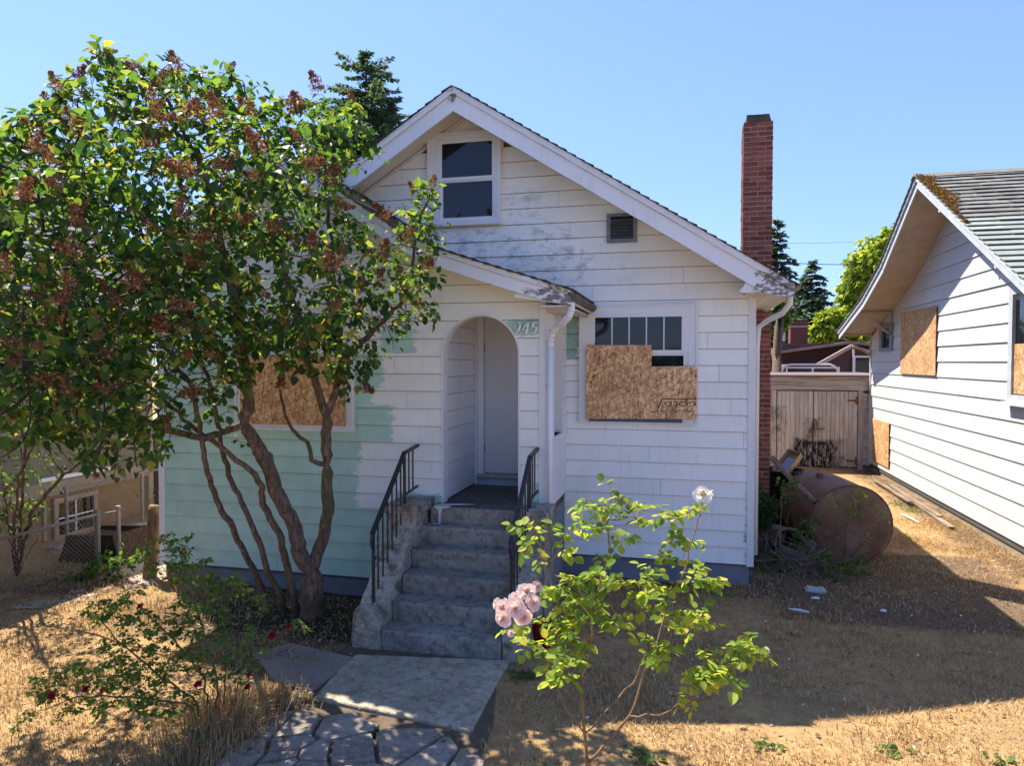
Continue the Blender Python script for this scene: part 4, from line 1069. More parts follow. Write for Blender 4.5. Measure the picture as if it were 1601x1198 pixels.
casing(w, 'X', NX + .001, -1, NWO[1], (18.32, 19.0, 3.16, 3.62), .05, simple('slate_frame', (.16, .18, .21), .6), 'window_frame')
# brackets under the left eave
for yb_, zt_ in ((18.2, 4.02), (20.1, 3.56)):
    m = MB(); m.obox((NX - .03, yb_, zt_ - .62), (NX - .03, yb_, zt_ - .02), .05, .05, Vector((0, 1, 0))); m.obox((NX - .05, yb_, zt_ - .55), (RKX + .05, yb_, zt_ - .10), .05, .05, Vector((0, 1, 0))); m.obox((NX - .05, yb_, zt_ - .03), (RKX + .05, yb_, zt_ - .03), .05, .05, Vector((0, 1, 0)))
    m.build('eave_bracket', M_nsof, nh)
box('corner_board', NX - .04, NX + .05, 20.06, 20.14, .15, 3.75, M_nside, nh)
m = MB(); 
for y_ in (12.9, 10.7): zz = ntop(y_) - .25; m.tube([(RKX + .06, y_, zz), (RKX + .06, y_ , zz - .07)], .035, 10)
m.build('floodlight', M_trim, nh)
# loose boards and litter along its foundation
for k, (y0, y1, x0) in enumerate(((13.2, 16.4, 4.35), (14.0, 17.4, 4.42), (15.2, 18.0, 4.28))):
    m = MB(); m.obox((x0, y0, .05 + .02 * k), (x0 + .12 - .05 * k, y1, .04 + .02 * k), .09, .022); o = m.build('loose_board', wood_mat('grey_board%d' % k, (.10, .075, .055), (.22, .17, .13), (.34, .28, .22), 'y'))
    tag(o, ['weathered board lying nearest the wall of the white neighbouring house, near end', 'middle weathered board lying along the neighbouring house', 'farthest weathered board lying by the low strand board sheet'][k], 'board', 'loose boards along the neighbouring wall')

# ============================================================ GARAGE
M_plank = wood_mat('garage_plank_paint', (.33, .29, .26), (.56, .50, .45), (.69, .63, .57), 'z', spots=[(2.9, 4.0, -.1, .75), (3.25, 3.42, .1, 1.3), (2.35, 2.45, .7, 1.6)])
M_ghead = wood_mat('garage_header_wood', (.20, .155, .12), (.48, .40, .33), (.64, .56, .48), 'x')
gar = thing('garage', (3.4, 20.4, 0), 'low old garage with sooty paint-worn plank double doors between the two houses', 'garage')
GY = 20.3
box('wall', .9, 5.6, GY + .12, 26, -.1, 2.30, M_ghead, gar)
m = MB(); 
for k, (z0, z1, d) in enumerate(((2.30, 2.43, .02), (2.19, 2.30, -.02), (2.07, 2.19, .015))):
    box('header_board', .9, 5.6, GY - .03 - d, GY + .10, z0 + .001, z1 - .001, M_ghead, gar)
box('roof', .8, 5.7, GY - .1, 26.1, 2.432, 2.47, simple('garage_roof', (.16, .12, .11), .9), gar)
for (d0, d1, lab) in ((2.42, 3.325, 'left garage door leaf'), (3.345, 4.42, 'right garage door leaf with burnt foot')):
    dr = box('door', d0, d1, GY + .04, GY + .07, .02, 2.05, M_dark, gar); dr['label'] = lab
    n_ = round((d1 - d0) / .112); wd = (d1 - d0) / n_
    for k in range(n_): 
        box('plank', d0 + k * wd + .004, d0 + (k + 1) * wd - .004, GY + .005 + rnd.uniform(0, .008), GY + .039, .02 + rnd.uniform(0, .03), 2.04, M_plank, dr)
M_rusty = simple('rusty_iron', (.20, .085, .03), .9, .4, 18, .6, 60)
m = MB(); m.box(3.28, 3.62, GY - .02, GY + .004, 1.02, 1.05); m.box(3.40, 3.43, GY - .02, GY + .004, 1.10, 1.24); m.build('latch', M_rusty, gar)
m = MB(); m.box(4.18, 4.44, GY - .012, GY + .004, 1.78, 1.82); m.tube([(4.40, GY - .02, 1.70), (4.40, GY - .02, 1.90)], .03, 6); m.build('hinge', M_rusty, gar)
m = MB(); m.box(4.16, 4.44, GY - .012, GY + .004, .18, .22); m.tube([(4.40, GY - .02, .10), (4.40, GY - .02, .30)], .03, 6); m.build('hinge', M_rusty, gar)
box('door_post', 2.28, 2.40, GY - .02, GY + .07, -.05, 2.065, M_plank, gar); box('door_post', 4.44, 4.56, GY - .02, GY + .07, -.05, 2.065, M_plank, gar)
k = 0; z = .1
while z < 2.0:   # rough edge of the old siding by the right post
    box('siding_board', 4.562, 5.5, GY - .01, GY + .06 + rnd.uniform(-.01, .01), z, z + .092, M_plank, gar); z += .1

# ============================================================ NEAR THE TANK
def lathe(profile, k, cx, cy, mat, name, parent=None, smooth=True):
    vs = []; fs = []
    for (r_, z) in profile:
        for j in range(k): a = 2 * math.pi * j / k; vs.append((cx + r_ * math.cos(a), cy + r_ * math.sin(a), z))
    for i in range(len(profile) - 1):
        for j in range(k): fs.append((i*k+j, i*k+(j+1) % k, (i+1)*k+(j+1) % k, (i+1)*k+j))
    return mesh(name, vs, fs, mat, parent, smooth)
TR = .56; tc0 = Vector((2.27, 10.68, TR - .02)); tdir = Vector((-.17, 1.0, 0)).normalized()
tank = thing('oil_tank', (2.2, 11.3, 0), 'big rusty brown cylindrical oil tank lying on its side by the chimney', 'tank')
side = tdir.cross(Vector((0, 0, 1))).normalized()
vs = []; fs = []; K = 40
prof = [(-.055, 0.0), (-.05, .2), (-.035, .38), (-.012, .50), (.006, .545), (.03, .558), (.10, .56), (.5, .565), (.9, .56), (1.40, .56), (1.46, .54), (1.50, .4), (1.52, 0)]
for (a_, r_) in prof:
    for j in range(K):
        t_ = 2 * math.pi * j / K; dent = 1 + .012 * math.sin(3 * t_ + a_ * 4) + .02 * mnoise.noise(Vector((math.cos(t_) * 2, math.sin(t_) * 2, a_ * 2)))
        p_ = tc0 + tdir * a_ + (side * math.cos(t_) * 1.0 + Vector((0, 0, 1)) * math.sin(t_)) * r_ * dent; vs.append(p_)
for i in range(len(prof) - 1):
    for j in range(K): fs.append((i*K+j, i*K+(j+1) % K, (i+1)*K+(j+1) % K, (i+1)*K+j))
o = mesh('shell', vs, fs, M_rust, tank, True); fix_normals(o.data)
ring = [tc0 + tdir * .012 + (side * math.cos(2*math.pi*j/K) + Vector((0,0,1)) * math.sin(2*math.pi*j/K)) * .560 for j in range(K + 1)]
m = MB(); m.tube(ring, .010, 6, False); m.build('rim_seam', M_rust, tank, True)
m = MB(); c1 = tc0 + tdir * .8 + Vector((-.15, 0, .54)); m.tube([c1, c1 + Vector((0, 0, .06))], .05, 10); m.build('filler_cap', M_rust, tank)
for a_ in (.18, 1.2):
    for s_ in (-1, 1):
        p_ = tc0 + tdir * a_ + side * s_ * .3; m = MB(); m.box(p_.x - .05, p_.x + .05, p_.y - .05, p_.y + .05, -.05, .14); m.build('leg', M_rust, tank)
# pipe / pole lying on the tank
pp = [atD(1207, 716, 10.55), atD(1240, 752, 10.25), atD(1274, 785, 9.95)]
m = MB(); m.tube(pp, [.045, .042, .045], 10); o = m.build('post', wood_mat('weathered_pole', (.10, .075, .06), (.24, .19, .15), (.36, .30, .24), 'z'), None, True)
tag(o, 'weathered grey pole leaning on top of the rusty tank', 'pole'); o.name = 'leaning_pole'
m = MB(); p_ = pp[1]; m.tube([p_ + Vector((.02, 0, .03)), p_ + Vector((.05, 0, .09))], .025, 8); m.build('knot', M_rust, o)
# black bin with cardboard / label box
bc = onZ(1240, 800, 0); BX, BY = 1.62, 12.55
bin_ = thing('rubbish_bin', (BX, BY, 0), 'black round rubbish bin behind the rusty tank beside the chimney', 'bin')
M_black = simple('black_plastic', (.012, .012, .013), .5, .2, 6, .2, 40)
lathe([(.24, 0), (.27, .5), (.30, .98), (.33, .99), (.33, 1.03), (.30, 1.03), (.28, .97), (.24, .1), (0, .1)], 28, BX, BY, M_black, 'body', bin_)
M_card = simple('faded_wood_crate', (.42, .27, .16), .8, .2, 9, .3, 60)
cr = thing('wooden_drawer', (1.75, 12.3, 1.0), 'tilted open wooden drawer with printed sheet inside, lying on the black bin', 'drawer')
ctr = atD(1232, 728, 12.1); e1 = (atD(1246, 702, 12.2) - atD(1215, 742, 12.0)).normalized(); e2 = (atD(1254, 712, 12.0) - atD(1240, 700, 12.2)); e2 = (e2 - e1 * e2.dot(e1)).normalized(); e3 = e1.cross(e2)
if e3.y > 0: e3 = -e3
def ob_(m, c_, s1, s2, s3):
    vs = [c_ + e1 * a * s1 + e2 * b * s2 + e3 * d * s3 for a in (-.5, .5) for b in (-.5, .5) for d in (-.5, .5)]
    m.add(vs, [(0, 1, 3, 2), (4, 6, 7, 5), (0, 4, 5, 1), (2, 3, 7, 6), (0, 2, 6, 4), (1, 5, 7, 3)])
LW, WW, HH = .50, .24, .11
m = MB(); ob_(m, ctr, LW, WW, .012); m.build('base', M_card, cr)
for s_ in (-1, 1):
    m = MB(); ob_(m, ctr + e2 * s_ * WW / 2 + e3 * HH / 2, LW + .012, .012, HH); m.build('side_panel', M_card, cr)
    m = MB(); ob_(m, ctr + e1 * s_ * LW / 2 + e3 * HH / 2, .012, WW - .014, HH); m.build('end_panel', M_card, cr)
m = MB(); ob_(m, ctr + e3 * .012 - e1 * .03, LW * .72, WW * .72, .003); m.build('printed_sheet', simple('pale_blue_print', (.36, .42, .55), .5), cr)
m = MB()
for k in range(11): ob_(m, ctr + e3 * .0150 - e1 * (.03 - (k - 5) * .03), .008, WW * .55 * rnd.uniform(.6, 1), .002)
m.build('print_line', simple('dark_print', (.06, .07, .11), .5), cr)
# old drum/culvert half full of debris in front of chimney
M_ash = concrete('old_clay_pipe', (.20, .155, .12), (.05, .035, .028), (.32, .27, .22), .8)
dr = thing('clay_pipe', (1.45, 10.1, 0), 'broken open-ended clay pipe full of dead twigs beside the rusty tank', 'pipe')
c0_ = Vector((1.36, 10.05, .40)); ax = Vector((.22, -1, .12)).normalized(); s1 = ax.cross(Vector((0, 0, 1))).normalized(); s2 = s1.cross(ax)
vs = []; fs = []; K = 26; pf_ = [(.0, .19), (.03, .205), (.04, .19), (.0, .16), (-.6, .15), (-.62, .185), (0, .188)]
for (a_, r_) in pf_:
    for j in range(K): t_ = 2 * math.pi * j / K; vs.append(c0_ + ax * (a_ + .02 * math.sin(5 * t_)) + (s1 * math.cos(t_) + s2 * math.sin(t_)) * r_)
for i in range(len(pf_) - 1):
    for j in range(K): fs.append((i*K+j, i*K+(j+1) % K, (i+1)*K+(j+1) % K, (i+1)*K+j))
o = mesh('pipe_shell', vs, fs, M_ash, dr, True); fix_normals(o.data)
# rubble blocks under it
heap = thing('rubble_heap', (1.4, 10.3, 0), 'heap of broken masonry lumps between the brick chimney and the rusty tank', 'rubble')
for k in range(9):
    x = 1.0 + rnd.uniform(0, .75); y = 10.3 + rnd.uniform(-.45, .5); s_ = rnd.uniform(.12, .22)
    o = box('rock', x - s_, x + s_, y - s_ * .7, y + s_ * .7, -.05, rnd.uniform(.1, .38), M_ash, heap, .03); rough_mesh(o.data, .07, .03, 6, k)
o = box('rock', .62, .86, 9.35, 9.62, -.05, .16, M_ash, None, .04); rough_mesh(o.data, .05, .03, 5, 7); tag(o, 'mossy stone at the right front corner of the white bungalow', 'rock')

# ============================================================ PLANTS
def colonize(skel, attr, step=.09, infl=.8, kill=.13, iters=140, gravity=0.0):
    """space colonisation: skel = list of polylines [(pos, ...)] ; returns positions, parents"""
    P = []; par = []
    key = {}
    for line in skel:
        prev = None
        for i, p_ in enumerate(line):
            p_ = Vector(p_); k = tuple(round(c_, 3) for c_ in p_)
            if k in key: prev = key[k]; continue
            if prev is not None:
                a = Vector(P[prev]); L = (p_ - a).length; n_ = max(1, int(L / step))
                for w in range(1, n_ + 1):
                    q_ = a.lerp(p_, w / n_)
                    if w < n_: q_ = q_ + Vector((rnd.gauss(0, 1), rnd.gauss(0, 1), rnd.gauss(0, 1))) * step * .10
                    P.append(tuple(q_)); par.append(prev); prev = len(P) - 1
            else: P.append(tuple(p_)); par.append(-1); prev = len(P) - 1
            key[k] = prev
    A = np.array([tuple(a) for a in attr]); P = np.array(P)
    D = np.full(len(A), 1e9); N_ = np.zeros(len(A), int)
    for s_ in range(0, len(P), 500):
        d = np.linalg.norm(A[:, None] - P[None, s_:s_+500], axis=2); m_ = d.min(1); j = d.argmin(1) + s_; b = m_ < D; D[b] = m_[b]; N_[b] = j[b]
    alive = D > kill
    for it in range(iters):
        act = alive & (D < infl)
        if not act.any(): 
            if alive.any() and it < iters - 1 and infl < 4: infl *= 1.5; continue
            break
        ids = np.unique(N_[act]); dirs = np.zeros((len(P), 3)); v_ = A[act] - P[N_[act]]; v_ /= np.linalg.norm(v_, axis=1, keepdims=True)
        np.add.at(dirs, N_[act], v_); dd = dirs[ids]; dd += nrg.normal(0, .18, dd.shape); dd[:, 2] -= gravity; dd /= np.linalg.norm(dd, axis=1, keepdims=True) + 1e-9
        newp = P[ids] + dd * step; base = len(P); P = np.concatenate([P, newp]); par.extend(ids.tolist())
        al = np.where(alive)[0]; d = np.linalg.norm(A[al][:, None] - newp[None], axis=2); m_ = d.min(1); j = d.argmin(1) + base
        b = m_ < D[al]; D[al[b]] = m_[b]; N_[al[b]] = j[b]; alive &= D > kill
    return P, np.array(par)
def radii(P, par, tip, expo=2.3, fixed=None):
    n_ = len(P); w = np.zeros(n_); kids = np.zeros(n_, int)
    for i in range(n_ - 1, -1, -1):
        if kids[i] == 0: w[i] += tip ** expo
        if par[i] >= 0: w[par[i]] += w[i]; kids[par[i]] += 1
    return w ** (1 / expo), kids
def tree_mesh(P, par, R, kids, rmin, rmax, k, mb, rough=0.0):
    """tubes of the chains whose radius lies in [rmin, rmax)"""
    n_ = len(P); children = [[] for _ in range(n_)]
    for i in range(n_):
        if par[i] >= 0: children[par[i]].append(i)
    for c_ in children: c_.sort(key=lambda i: -R[i])
    starts = [i for i in range(n_) if par[i] < 0]; stack = list(starts)
    while stack:
        s_ = stack.pop(); chain = [s_] if par[s_] < 0 else [par[s_], s_]; c = s_
        while children[c]: 
            for o_ in children[c][1:]: stack.append(o_)
            c = children[c][0]; chain.append(c)
        seg = []; 
        def flush(seg):
            if len(seg) > 1:
                pts = [P[i] for i in seg]; rr = [R[i] for i in seg]
                if par[seg[-1]] >= 0 and len(seg) > 1 and seg[0] == par[seg[1]]: rr[0] = min(rr[0], rr[1] * 1.25)
                if rough: rr = [r_ * (1 + rnd.uniform(-rough, rough)) for r_ in rr]
                mb.tube(pts, rr, k, True)
        for i in chain:
            r_ = R[i]
            if rmin <= r_ < rmax or (seg and False): seg.append(i)
            else:
                if seg: seg.append(i) if r_ < rmin else None; flush(seg)
                seg = []
                if r_ >= rmax: seg = []
        flush(seg)
def leaf_shape(kind):
    if kind == 'lilac': o_ = [(0, 0, 0), (.34, .12, .10), (.42, .40, .09), (.22, .75, .03), (0, 1.0, -.10)]
    elif kind == 'rose': o_ = [(0, 0, 0), (.30, .18, .06), (.37, .50, .07), (.22, .82, .03), (0, 1.0, -.05)]
    else: o_ = [(0, 0, 0), (.22, .2, .05), (.26, .5, .05), (.14, .8, .02), (0, 1.0, -.04)]
    R_ = [(x, y, z) for x, y, z in o_]; L_ = [(-x, y, z) for x, y, z in o_[1:-1]]
    mid = [(0, .40, -.02)]
    v_ = R_ + L_ + mid       # 0..4 right, 5..7 left, 8 mid
    f_ = [(0, 1, 8), (1, 2, 8), (2, 3, 8), (3, 4, 8), (0, 8, 5), (5, 8, 6), (6, 8, 7), (7, 8, 4)]
    return np.array(v_, float), np.array(f_)
def place_leaves(pos, d, nrm, size, kind, seed=1):
    """vectorised: pos, direction (tip), normal, size -> verts, faces"""
    v0, f0 = leaf_shape(kind); n_ = len(pos)
    d = d / (np.linalg.norm(d, axis=1, keepdims=True) + 1e-9); nrm = nrm - d * (nrm * d).sum(1, keepdims=True); nrm /= np.linalg.norm(nrm, axis=1, keepdims=True) + 1e-9
    s_ = np.cross(d, nrm); r = np.random.RandomState(seed); curl = r.uniform(.3, 2.2, n_)
    V = pos[:, None] + size[:, None, None] * (v0[None, :, 0:1] * s_[:, None] + v0[None, :, 1:2] * d[:, None] + (v0[None, :, 2:3] * curl[:, None, None]) * nrm[:, None])
    F = f0[None] + (np.arange(n_) * len(v0))[:, None, None]
    return V.reshape(-1, 3), F.reshape(-1, 3)
def leaf_parts(pos, d, nrm, size, kind, mat, parent, name='leaf'):
    v0, f0 = leaf_shape(kind); mes = []
    for c_ in (.5, 1.2, 2.0):
        me = bpy.data.meshes.new('leaf'); vv = v0.copy(); vv[:, 2] *= c_; me.from_pydata(vv.tolist(), [], f0.tolist()); me.materials.append(mat); mes.append(me)
    for i in range(len(pos)):
        dd = Vector(d[i]).normalized(); nn = Vector(nrm[i]); nn = (nn - dd * nn.dot(dd)).normalized(); ss = dd.cross(nn)
        o = bpy.data.objects.new(name, mes[i % 3]); COL.objects.link(o); o.parent = parent
        M4 = Matrix(((ss.x, dd.x, nn.x, pos[i][0]), (ss.y, dd.y, nn.y, pos[i][1]), (ss.z, dd.z, nn.z, pos[i][2]), (0, 0, 0, 1))) @ Matrix.Scale(float(size[i]), 4)
        o.matrix_basis = Matrix.Translation(-parent.location) @ M4
def poly_in(P, x, y): return inside(P, x, y)

# ---- the lilac
def pl(pts, d0, d1):
    n_ = len(pts) - 1
    return [atD(u, v, d0 + (d1 - d0) * (i / n_)) for i, (u, v) in enumerate(pts)]
B0 = onZ(487, 968); base = Vector((B0.x, B0.y, -.05)); fork = atD(487, 892, 7.62)
L1 = [base, atD(488, 930, 7.64), fork]
T1 = [fork] + pl([(506, 841), (514, 790), (511, 727), (510, 651)], 7.6, 7.35)
T1a = [T1[-1]] + pl([(494, 600), (472, 545), (462, 480), (440, 400), (430, 330), (425, 250), (400, 180)], 7.3, 6.3)
T1b = [T1[-1]] + pl([(524, 615), (534, 568), (565, 535), (590, 510), (625, 478), (645, 430), (650, 360), (672, 305)], 7.3, 6.9)
T1c = [T1b[2]] + pl([(530, 500), (520, 400), (512, 320), (508, 250), (520, 190)], 7.15, 6.6)
T2 = [fork] + pl([(471, 872), (462, 828), (437, 778), (418, 727), (399, 692), (383, 663)], 7.55, 7.05)
T2a = [T2[-1]] + pl([(389, 616), (378, 540), (368, 470), (350, 400), (335, 330), (310, 250), (270, 170)], 7.0, 6.2)
T2b = [T2a[1]] + pl([(360, 580), (320, 520), (260, 460), (200, 380), (150, 300), (110, 230)], 6.95, 5.9)
T2c = [T2[-1]] + pl([(345, 676), (319, 686), (291, 679), (259, 673), (210, 650), (150, 610), (90, 590), (20, 600)], 7.0, 5.2)
T3 = [Vector((onZ(462, 966).x, onZ(462, 966).y, -.05))] + pl([(460, 930), (449, 885), (437, 835), (411, 790), (411, 762), (392, 736), (348, 701), (319, 682), (297, 663), (240, 610), (180, 560)], 7.65, 6.6)
T4 = [Vector((onZ(446, 960).x, onZ(446, 960).y, -.05))] + pl([(440, 935), (418, 895), (405, 847), (386, 803), (357, 743), (345, 695), (338, 648), (328, 600), (305, 540), (285, 460), (230, 380), (190, 300), (150, 220)], 7.7, 6.6)
T5 = [Vector((onZ(430, 962).x, onZ(430, 962).y, -.05))] + pl([(402, 904), (367, 835), (338, 781), (322, 727), (313, 663), (298, 600), (255, 540), (200, 490), (130, 430), (60, 370)], 7.75, 5.6)
T6 = [T1[3]] + pl([(487, 720), (481, 692), (456, 670), (446, 650), (438, 610)], 7.3, 7.2)
T7 = [T2[4]] + pl([(411, 700), (370, 690)], 7.2, 7.2)
sil = [(-120, 260), (0, 190), (45, 165), (95, 112), (140, 95), (152, 52), (180, 75), (232, 92), (285, 92), (345, 108), (400, 122), (450, 158), (520, 140), (562, 150), (585, 180), (602, 258), (560, 300), (600, 330), (655, 285), (690, 290), (702, 385), (680, 420), (688, 495), (640, 530), (600, 552), (572, 600), (545, 640), (520, 590), (455, 600), (400, 560), (385, 610), (330, 690), (280, 650), (255, 740), (215, 738), (150, 765), (105, 700), (60, 690), (0, 740), (-120, 740)]
attr = []; rs = random.Random(21)
def edge_dist(P, x, y):
    b = 1e9
    for i in range(len(P)):
        (x1, y1), (x2, y2) = P[i], P[(i+1) % len(P)]; L2 = (x2-x1)**2+(y2-y1)**2; tt = max(0, min(1, ((x-x1)*(x2-x1)+(y-y1)*(y2-y1))/L2))
        b = min(b, math.hypot(x-x1-tt*(x2-x1), y-y1-tt*(y2-y1)))
    return b
while len(attr) < 6200:
    u, v_ = rs.uniform(-120, 705), rs.uniform(50, 765)
    if not inside(sil, u, v_): continue
    # thinner places in the crown
    th = 1.0
    if 395 < u < 560 and 300 < v_ < 520: th = .7
    if v_ > 600 and u < 330: th = .55
    if 380 < u < 600 and v_ > 520: th = .6
    if 560 < u < 660 and 400 < v_ < 560: th = .8
    if 540 < u < 620 and 255 < v_ < 340: th = .25
    if 215 < u < 350 and 560 < v_ < 700: th = .35
    if rs.random() > th: continue
    e = edge_dist(sil, u, v_); sp = min(1.35, e / 75.0) if u < 540 else min(.45, e / 90.0)
    d0 = 5.35 + (u + 120) / 820 * 1.75
    if v_ > 560 and u < 250: d0 -= .5; sp = min(sp, .7)
    d = d0 + rs.uniform(-sp, sp)
    p_ = atD(u, v_, d)
    if p_.y > 7.25 and p_.x > -6.9: p_ = p_ - ray(u, v_) * ((p_.y - 7.25 + rs.uniform(0, .3)) / ray(u, v_).y)
    attr.append(p_)
P, par = colonize([L1, T1, T1a, T1b, T1c, T2, T2a, T2b, T2c, T3, T4, T5, T6, T7], attr, .075, .75, .095, 140)
Rr, kids = radii(P, par, .0030, 2.15)
zf = P[:, 2]
Rr = np.minimum(Rr, .115)
# the photographed stems keep their girth
def force(line, r0, r1):
    L_ = [Vector(a) for a in line]; n_ = len(L_)
    for i in range(n_ - 1):
        a, b = np.array(L_[i]), np.array(L_[i+1]); ab = b - a; tt = np.clip(((P - a) @ ab) / (ab @ ab), 0, 1); dd = np.linalg.norm(P - (a + tt[:, None] * ab), axis=1)
        k_ = dd < .03; rr = r0 + (r1 - r0) * ((i + tt) / (n_ - 1)); Rr[k_] = np.where(True, rr[k_], Rr[k_])
force(L1, .14, .115); force(T2, .090, .062); force(T1, .070, .052); force(T2a, .065, .012); force(T1a, .045, .010); force(T1b, .042, .010); force(T1c, .03, .008)
force(T2b, .045, .01); force(T2c, .04, .012); force(T3, .045, .014); force(T4, .036, .011); force(T5, .037, .011); force(T6, .028, .012)
lil = thing('lilac_tree', (base.x, base.y, 0), 'large multi-stemmed lilac with brown dried flower heads in front of the white bungalow', 'tree')
M_bark = bark_mat('lilac_bark', (.05, .032, .024), (.16, .105, .078), (.30, .22, .165), moss=(.10, .095, .035))
M_bark2 = bark_mat('lilac_twig_bark', (.045, .032, .024), (.12, .085, .06), (.21, .16, .12))
mb = MB(); tree_mesh(P, par, Rr, kids, .022, 9, 10, mb, .05); tr = mb.build('trunk', M_bark, lil, True)
mb = MB(); tree_mesh(P, par, Rr, kids, 0, .022, 4, mb, .0); tw = mb.build('branches', M_bark2, lil, True); tw['kind'] = 'stuff'
def leaf_sites(P, par, kids, R, rmax, per, off, seed, droop=.5):
    r = np.random.RandomState(seed); idx_ = np.where((R < rmax) & (par >= 0))[0]; out_p = []; out_d = []
    rep = np.repeat(idx_, per); n_ = len(rep); dirn = P[rep] - P[par[rep]]; dirn /= np.linalg.norm(dirn, axis=1, keepdims=True) + 1e-9
    rr = r.normal(0, 1, (n_, 3)); rr -= dirn * (rr * dirn).sum(1, keepdims=True); rr /= np.linalg.norm(rr, axis=1, keepdims=True)
    d = dirn * .4 + rr * .8; d[:, 2] -= droop * r.uniform(.3, 1.6, n_)
    p_ = P[rep] + rr * off * r.uniform(.3, 1.3, (n_, 1)) + dirn * r.uniform(-.04, .04, (n_, 1))
    nrm = np.stack([r.normal(0, .45, n_), r.normal(0, .45, n_), np.ones(n_)], 1) + rr * .5
    return p_, d, nrm
lp, ld, ln = leaf_sites(P, par, kids, Rr, .0062, 4, .050, 4, .55)
r = np.random.RandomState(2); clump_ = np.array([mnoise.noise(Vector(q) * 1.9) + .5 * mnoise.noise(Vector(q) * 4.5 + Vector((9, 2, 4))) for q in lp]); keep = r.uniform(0, 1, len(lp)) < np.clip(.78 + clump_ * 1.3, .12, .97); lp, ld, ln = lp[keep], ld[keep], ln[keep]
print('lilac nodes', len(P), 'leaves', len(lp))
pjl = np.array([((q - np.array([0, 0, CAM_H])) @ np.array(_R), (q - np.array([0, 0, CAM_H])) @ np.array(_U), (q - np.array([0, 0, CAM_H])) @ np.array(_F)) for q in lp])
lu, lv = 800.5 + FPX * pjl[:, 0] / pjl[:, 2], 599 - FPX * pjl[:, 1] / pjl[:, 2]
thin_ = np.ones(len(lp)); thin_[(lu > 385) & (lu < 560) & (lv > 430) & (lv < 640)] = .8; thin_[(lu > 230) & (lu < 385) & (lv > 590)] = .6; thin_[(lu > 545) & (lu < 640) & (lv > 240) & (lv < 345)] = .5; thin_[(lv > 690)] = .5
keep = r.uniform(0, 1, len(lp)) < thin_; lp, ld, ln = lp[keep], ld[keep], ln[keep]
ls = r.uniform(.046, .102, len(lp))
dist = np.linalg.norm(lp - np.array([0, 0, CAM_H]), axis=1); order = np.argsort(dist - (ls - .08) * 20)
LC = [(0, (.024, .058, .028)), (.4, (.038, .088, .034)), (.75, (.065, .125, .035)), (.93, (.14, .19, .045)), (.975, (.30, .25, .05)), (1, (.25, .14, .05))]
LT = [(0, (.07, .17, .02)), (.4, (.14, .28, .03)), (.8, (.28, .42, .04)), (.92, (.48, .55, .06)), (1, (.7, .5, .08))]
M_leaf = leaf_mat('lilac_leaf', LC, LT, .42, .42); M_leafo = leaf_mat('lilac_leaf_single', LC, LT, .42, .42, obj=True)
ii = order[:300]; leaf_parts(lp[ii], ld[ii], ln[ii], ls[ii], 'lilac', M_leafo, lil)
ii = order[300:]; v, f = place_leaves(lp[ii], ld[ii], ln[ii], ls[ii], 'lilac')
o = np_mesh('foliage', v, f, M_leaf, lil, True); o['kind'] = 'stuff'
# dried flower heads
M_dry = leaf_mat('dried_flower', [(0, (.11, .042, .024)), (.5, (.23, .10, .055)), (1, (.42, .23, .13))], [(0, (.3, .11, .05)), (1, (.5, .26, .12))], .25, .8)
def panicle_mesh(seed, n_=340):
    r = np.random.RandomState(seed); h = r.uniform(0, 1, n_) ** .8; rad = (.34 * (1 - h) ** .7 + .05) * np.sqrt(r.uniform(.1, 1, n_)) * (1 + .35 * np.sin(h * 22)); a = r.uniform(0, 6.28, n_)
    p_ = np.stack([rad * np.cos(a), rad * np.sin(a), h], 1); u_ = r.normal(0, 1, (n_, 3)); w_ = r.normal(0, 1, (n_, 3)); k = .062
    u_ *= k / np.linalg.norm(u_, axis=1, keepdims=True); w_ *= k * .7 / np.linalg.norm(w_, axis=1, keepdims=True)
    v = np.stack([p_ - u_, p_ - w_, p_ + u_, p_ + w_], 1).reshape(-1, 3); o = np.arange(n_) * 4
    me = bpy.data.meshes.new('flower_head'); me.from_pydata(v.tolist() + [(0,0,-.25),(.02,0,-.25),(0,0,1),(.02,0,1)], [], [(a_, a_+1, a_+2, a_+3) for a_ in o.tolist()] + [(4*n_, 4*n_+1, 4*n_+3, 4*n_+2)]); me.materials.append(M_dry); return me
pans = [panicle_mesh(s_) for s_ in range(5)]
tips = np.where((kids == 0))[0]; r = np.random.RandomState(9); tips = r.permutation(tips)
# favour tips on the camera side and at the silhouette
def cam_proj(p_):
    q_ = Vector(p_) - Vector((0, 0, CAM_H)); d_ = q_.dot(_F); return 800.5 + FPX * q_.dot(_R) / d_, 599 - FPX * q_.dot(_U) / d_, d_
cnt = 0; used = []
fixed_heads = [(284, 95), (510, 140), (548, 152), (118, 125), (100, 130), (130, 205), (215, 205), (45, 225), (240, 165), (250, 130), (262, 195), (285, 205), (355, 180), (400, 160), (440, 180), (460, 175), (415, 235), (485, 260), (525, 290), (530, 310), (285, 280), (345, 270), (300, 70 + 300), (85, 325), (25, 295), (10, 320), (280, 360), (345, 350), (365, 335), (420, 345), (485, 395), (675, 295), (665, 310), (600, 400), (620, 330), (640, 395), (655, 400), (555, 405), (600, 450), (640, 440), (665, 505 - 20), (560, 600), (550, 500), (530, 440), (500, 520), (75, 490), (65, 480), (120, 450), (200, 458), (240, 525), (270, 530), (310, 525), (305, 615), (330, 570), (100, 605), (130, 625), (80, 660), (260, 680), (20, 535), (420, 600), (345, 430), (265, 465), (190, 470), (355, 560), (430, 620), (470, 590), (385, 570), (15, 420), (150, 395), (110, 345)]
pj = np.array([cam_proj(P[i]) for i in tips])
for (u, v_) in fixed_heads:
    dd = np.maximum(np.hypot(pj[:, 0] - u, pj[:, 1] - v_), 14) + (pj[:, 2] - 5) * 16; j = int(np.argmin(dd))
    used.append((tips[j], r.uniform(.13, .22)))
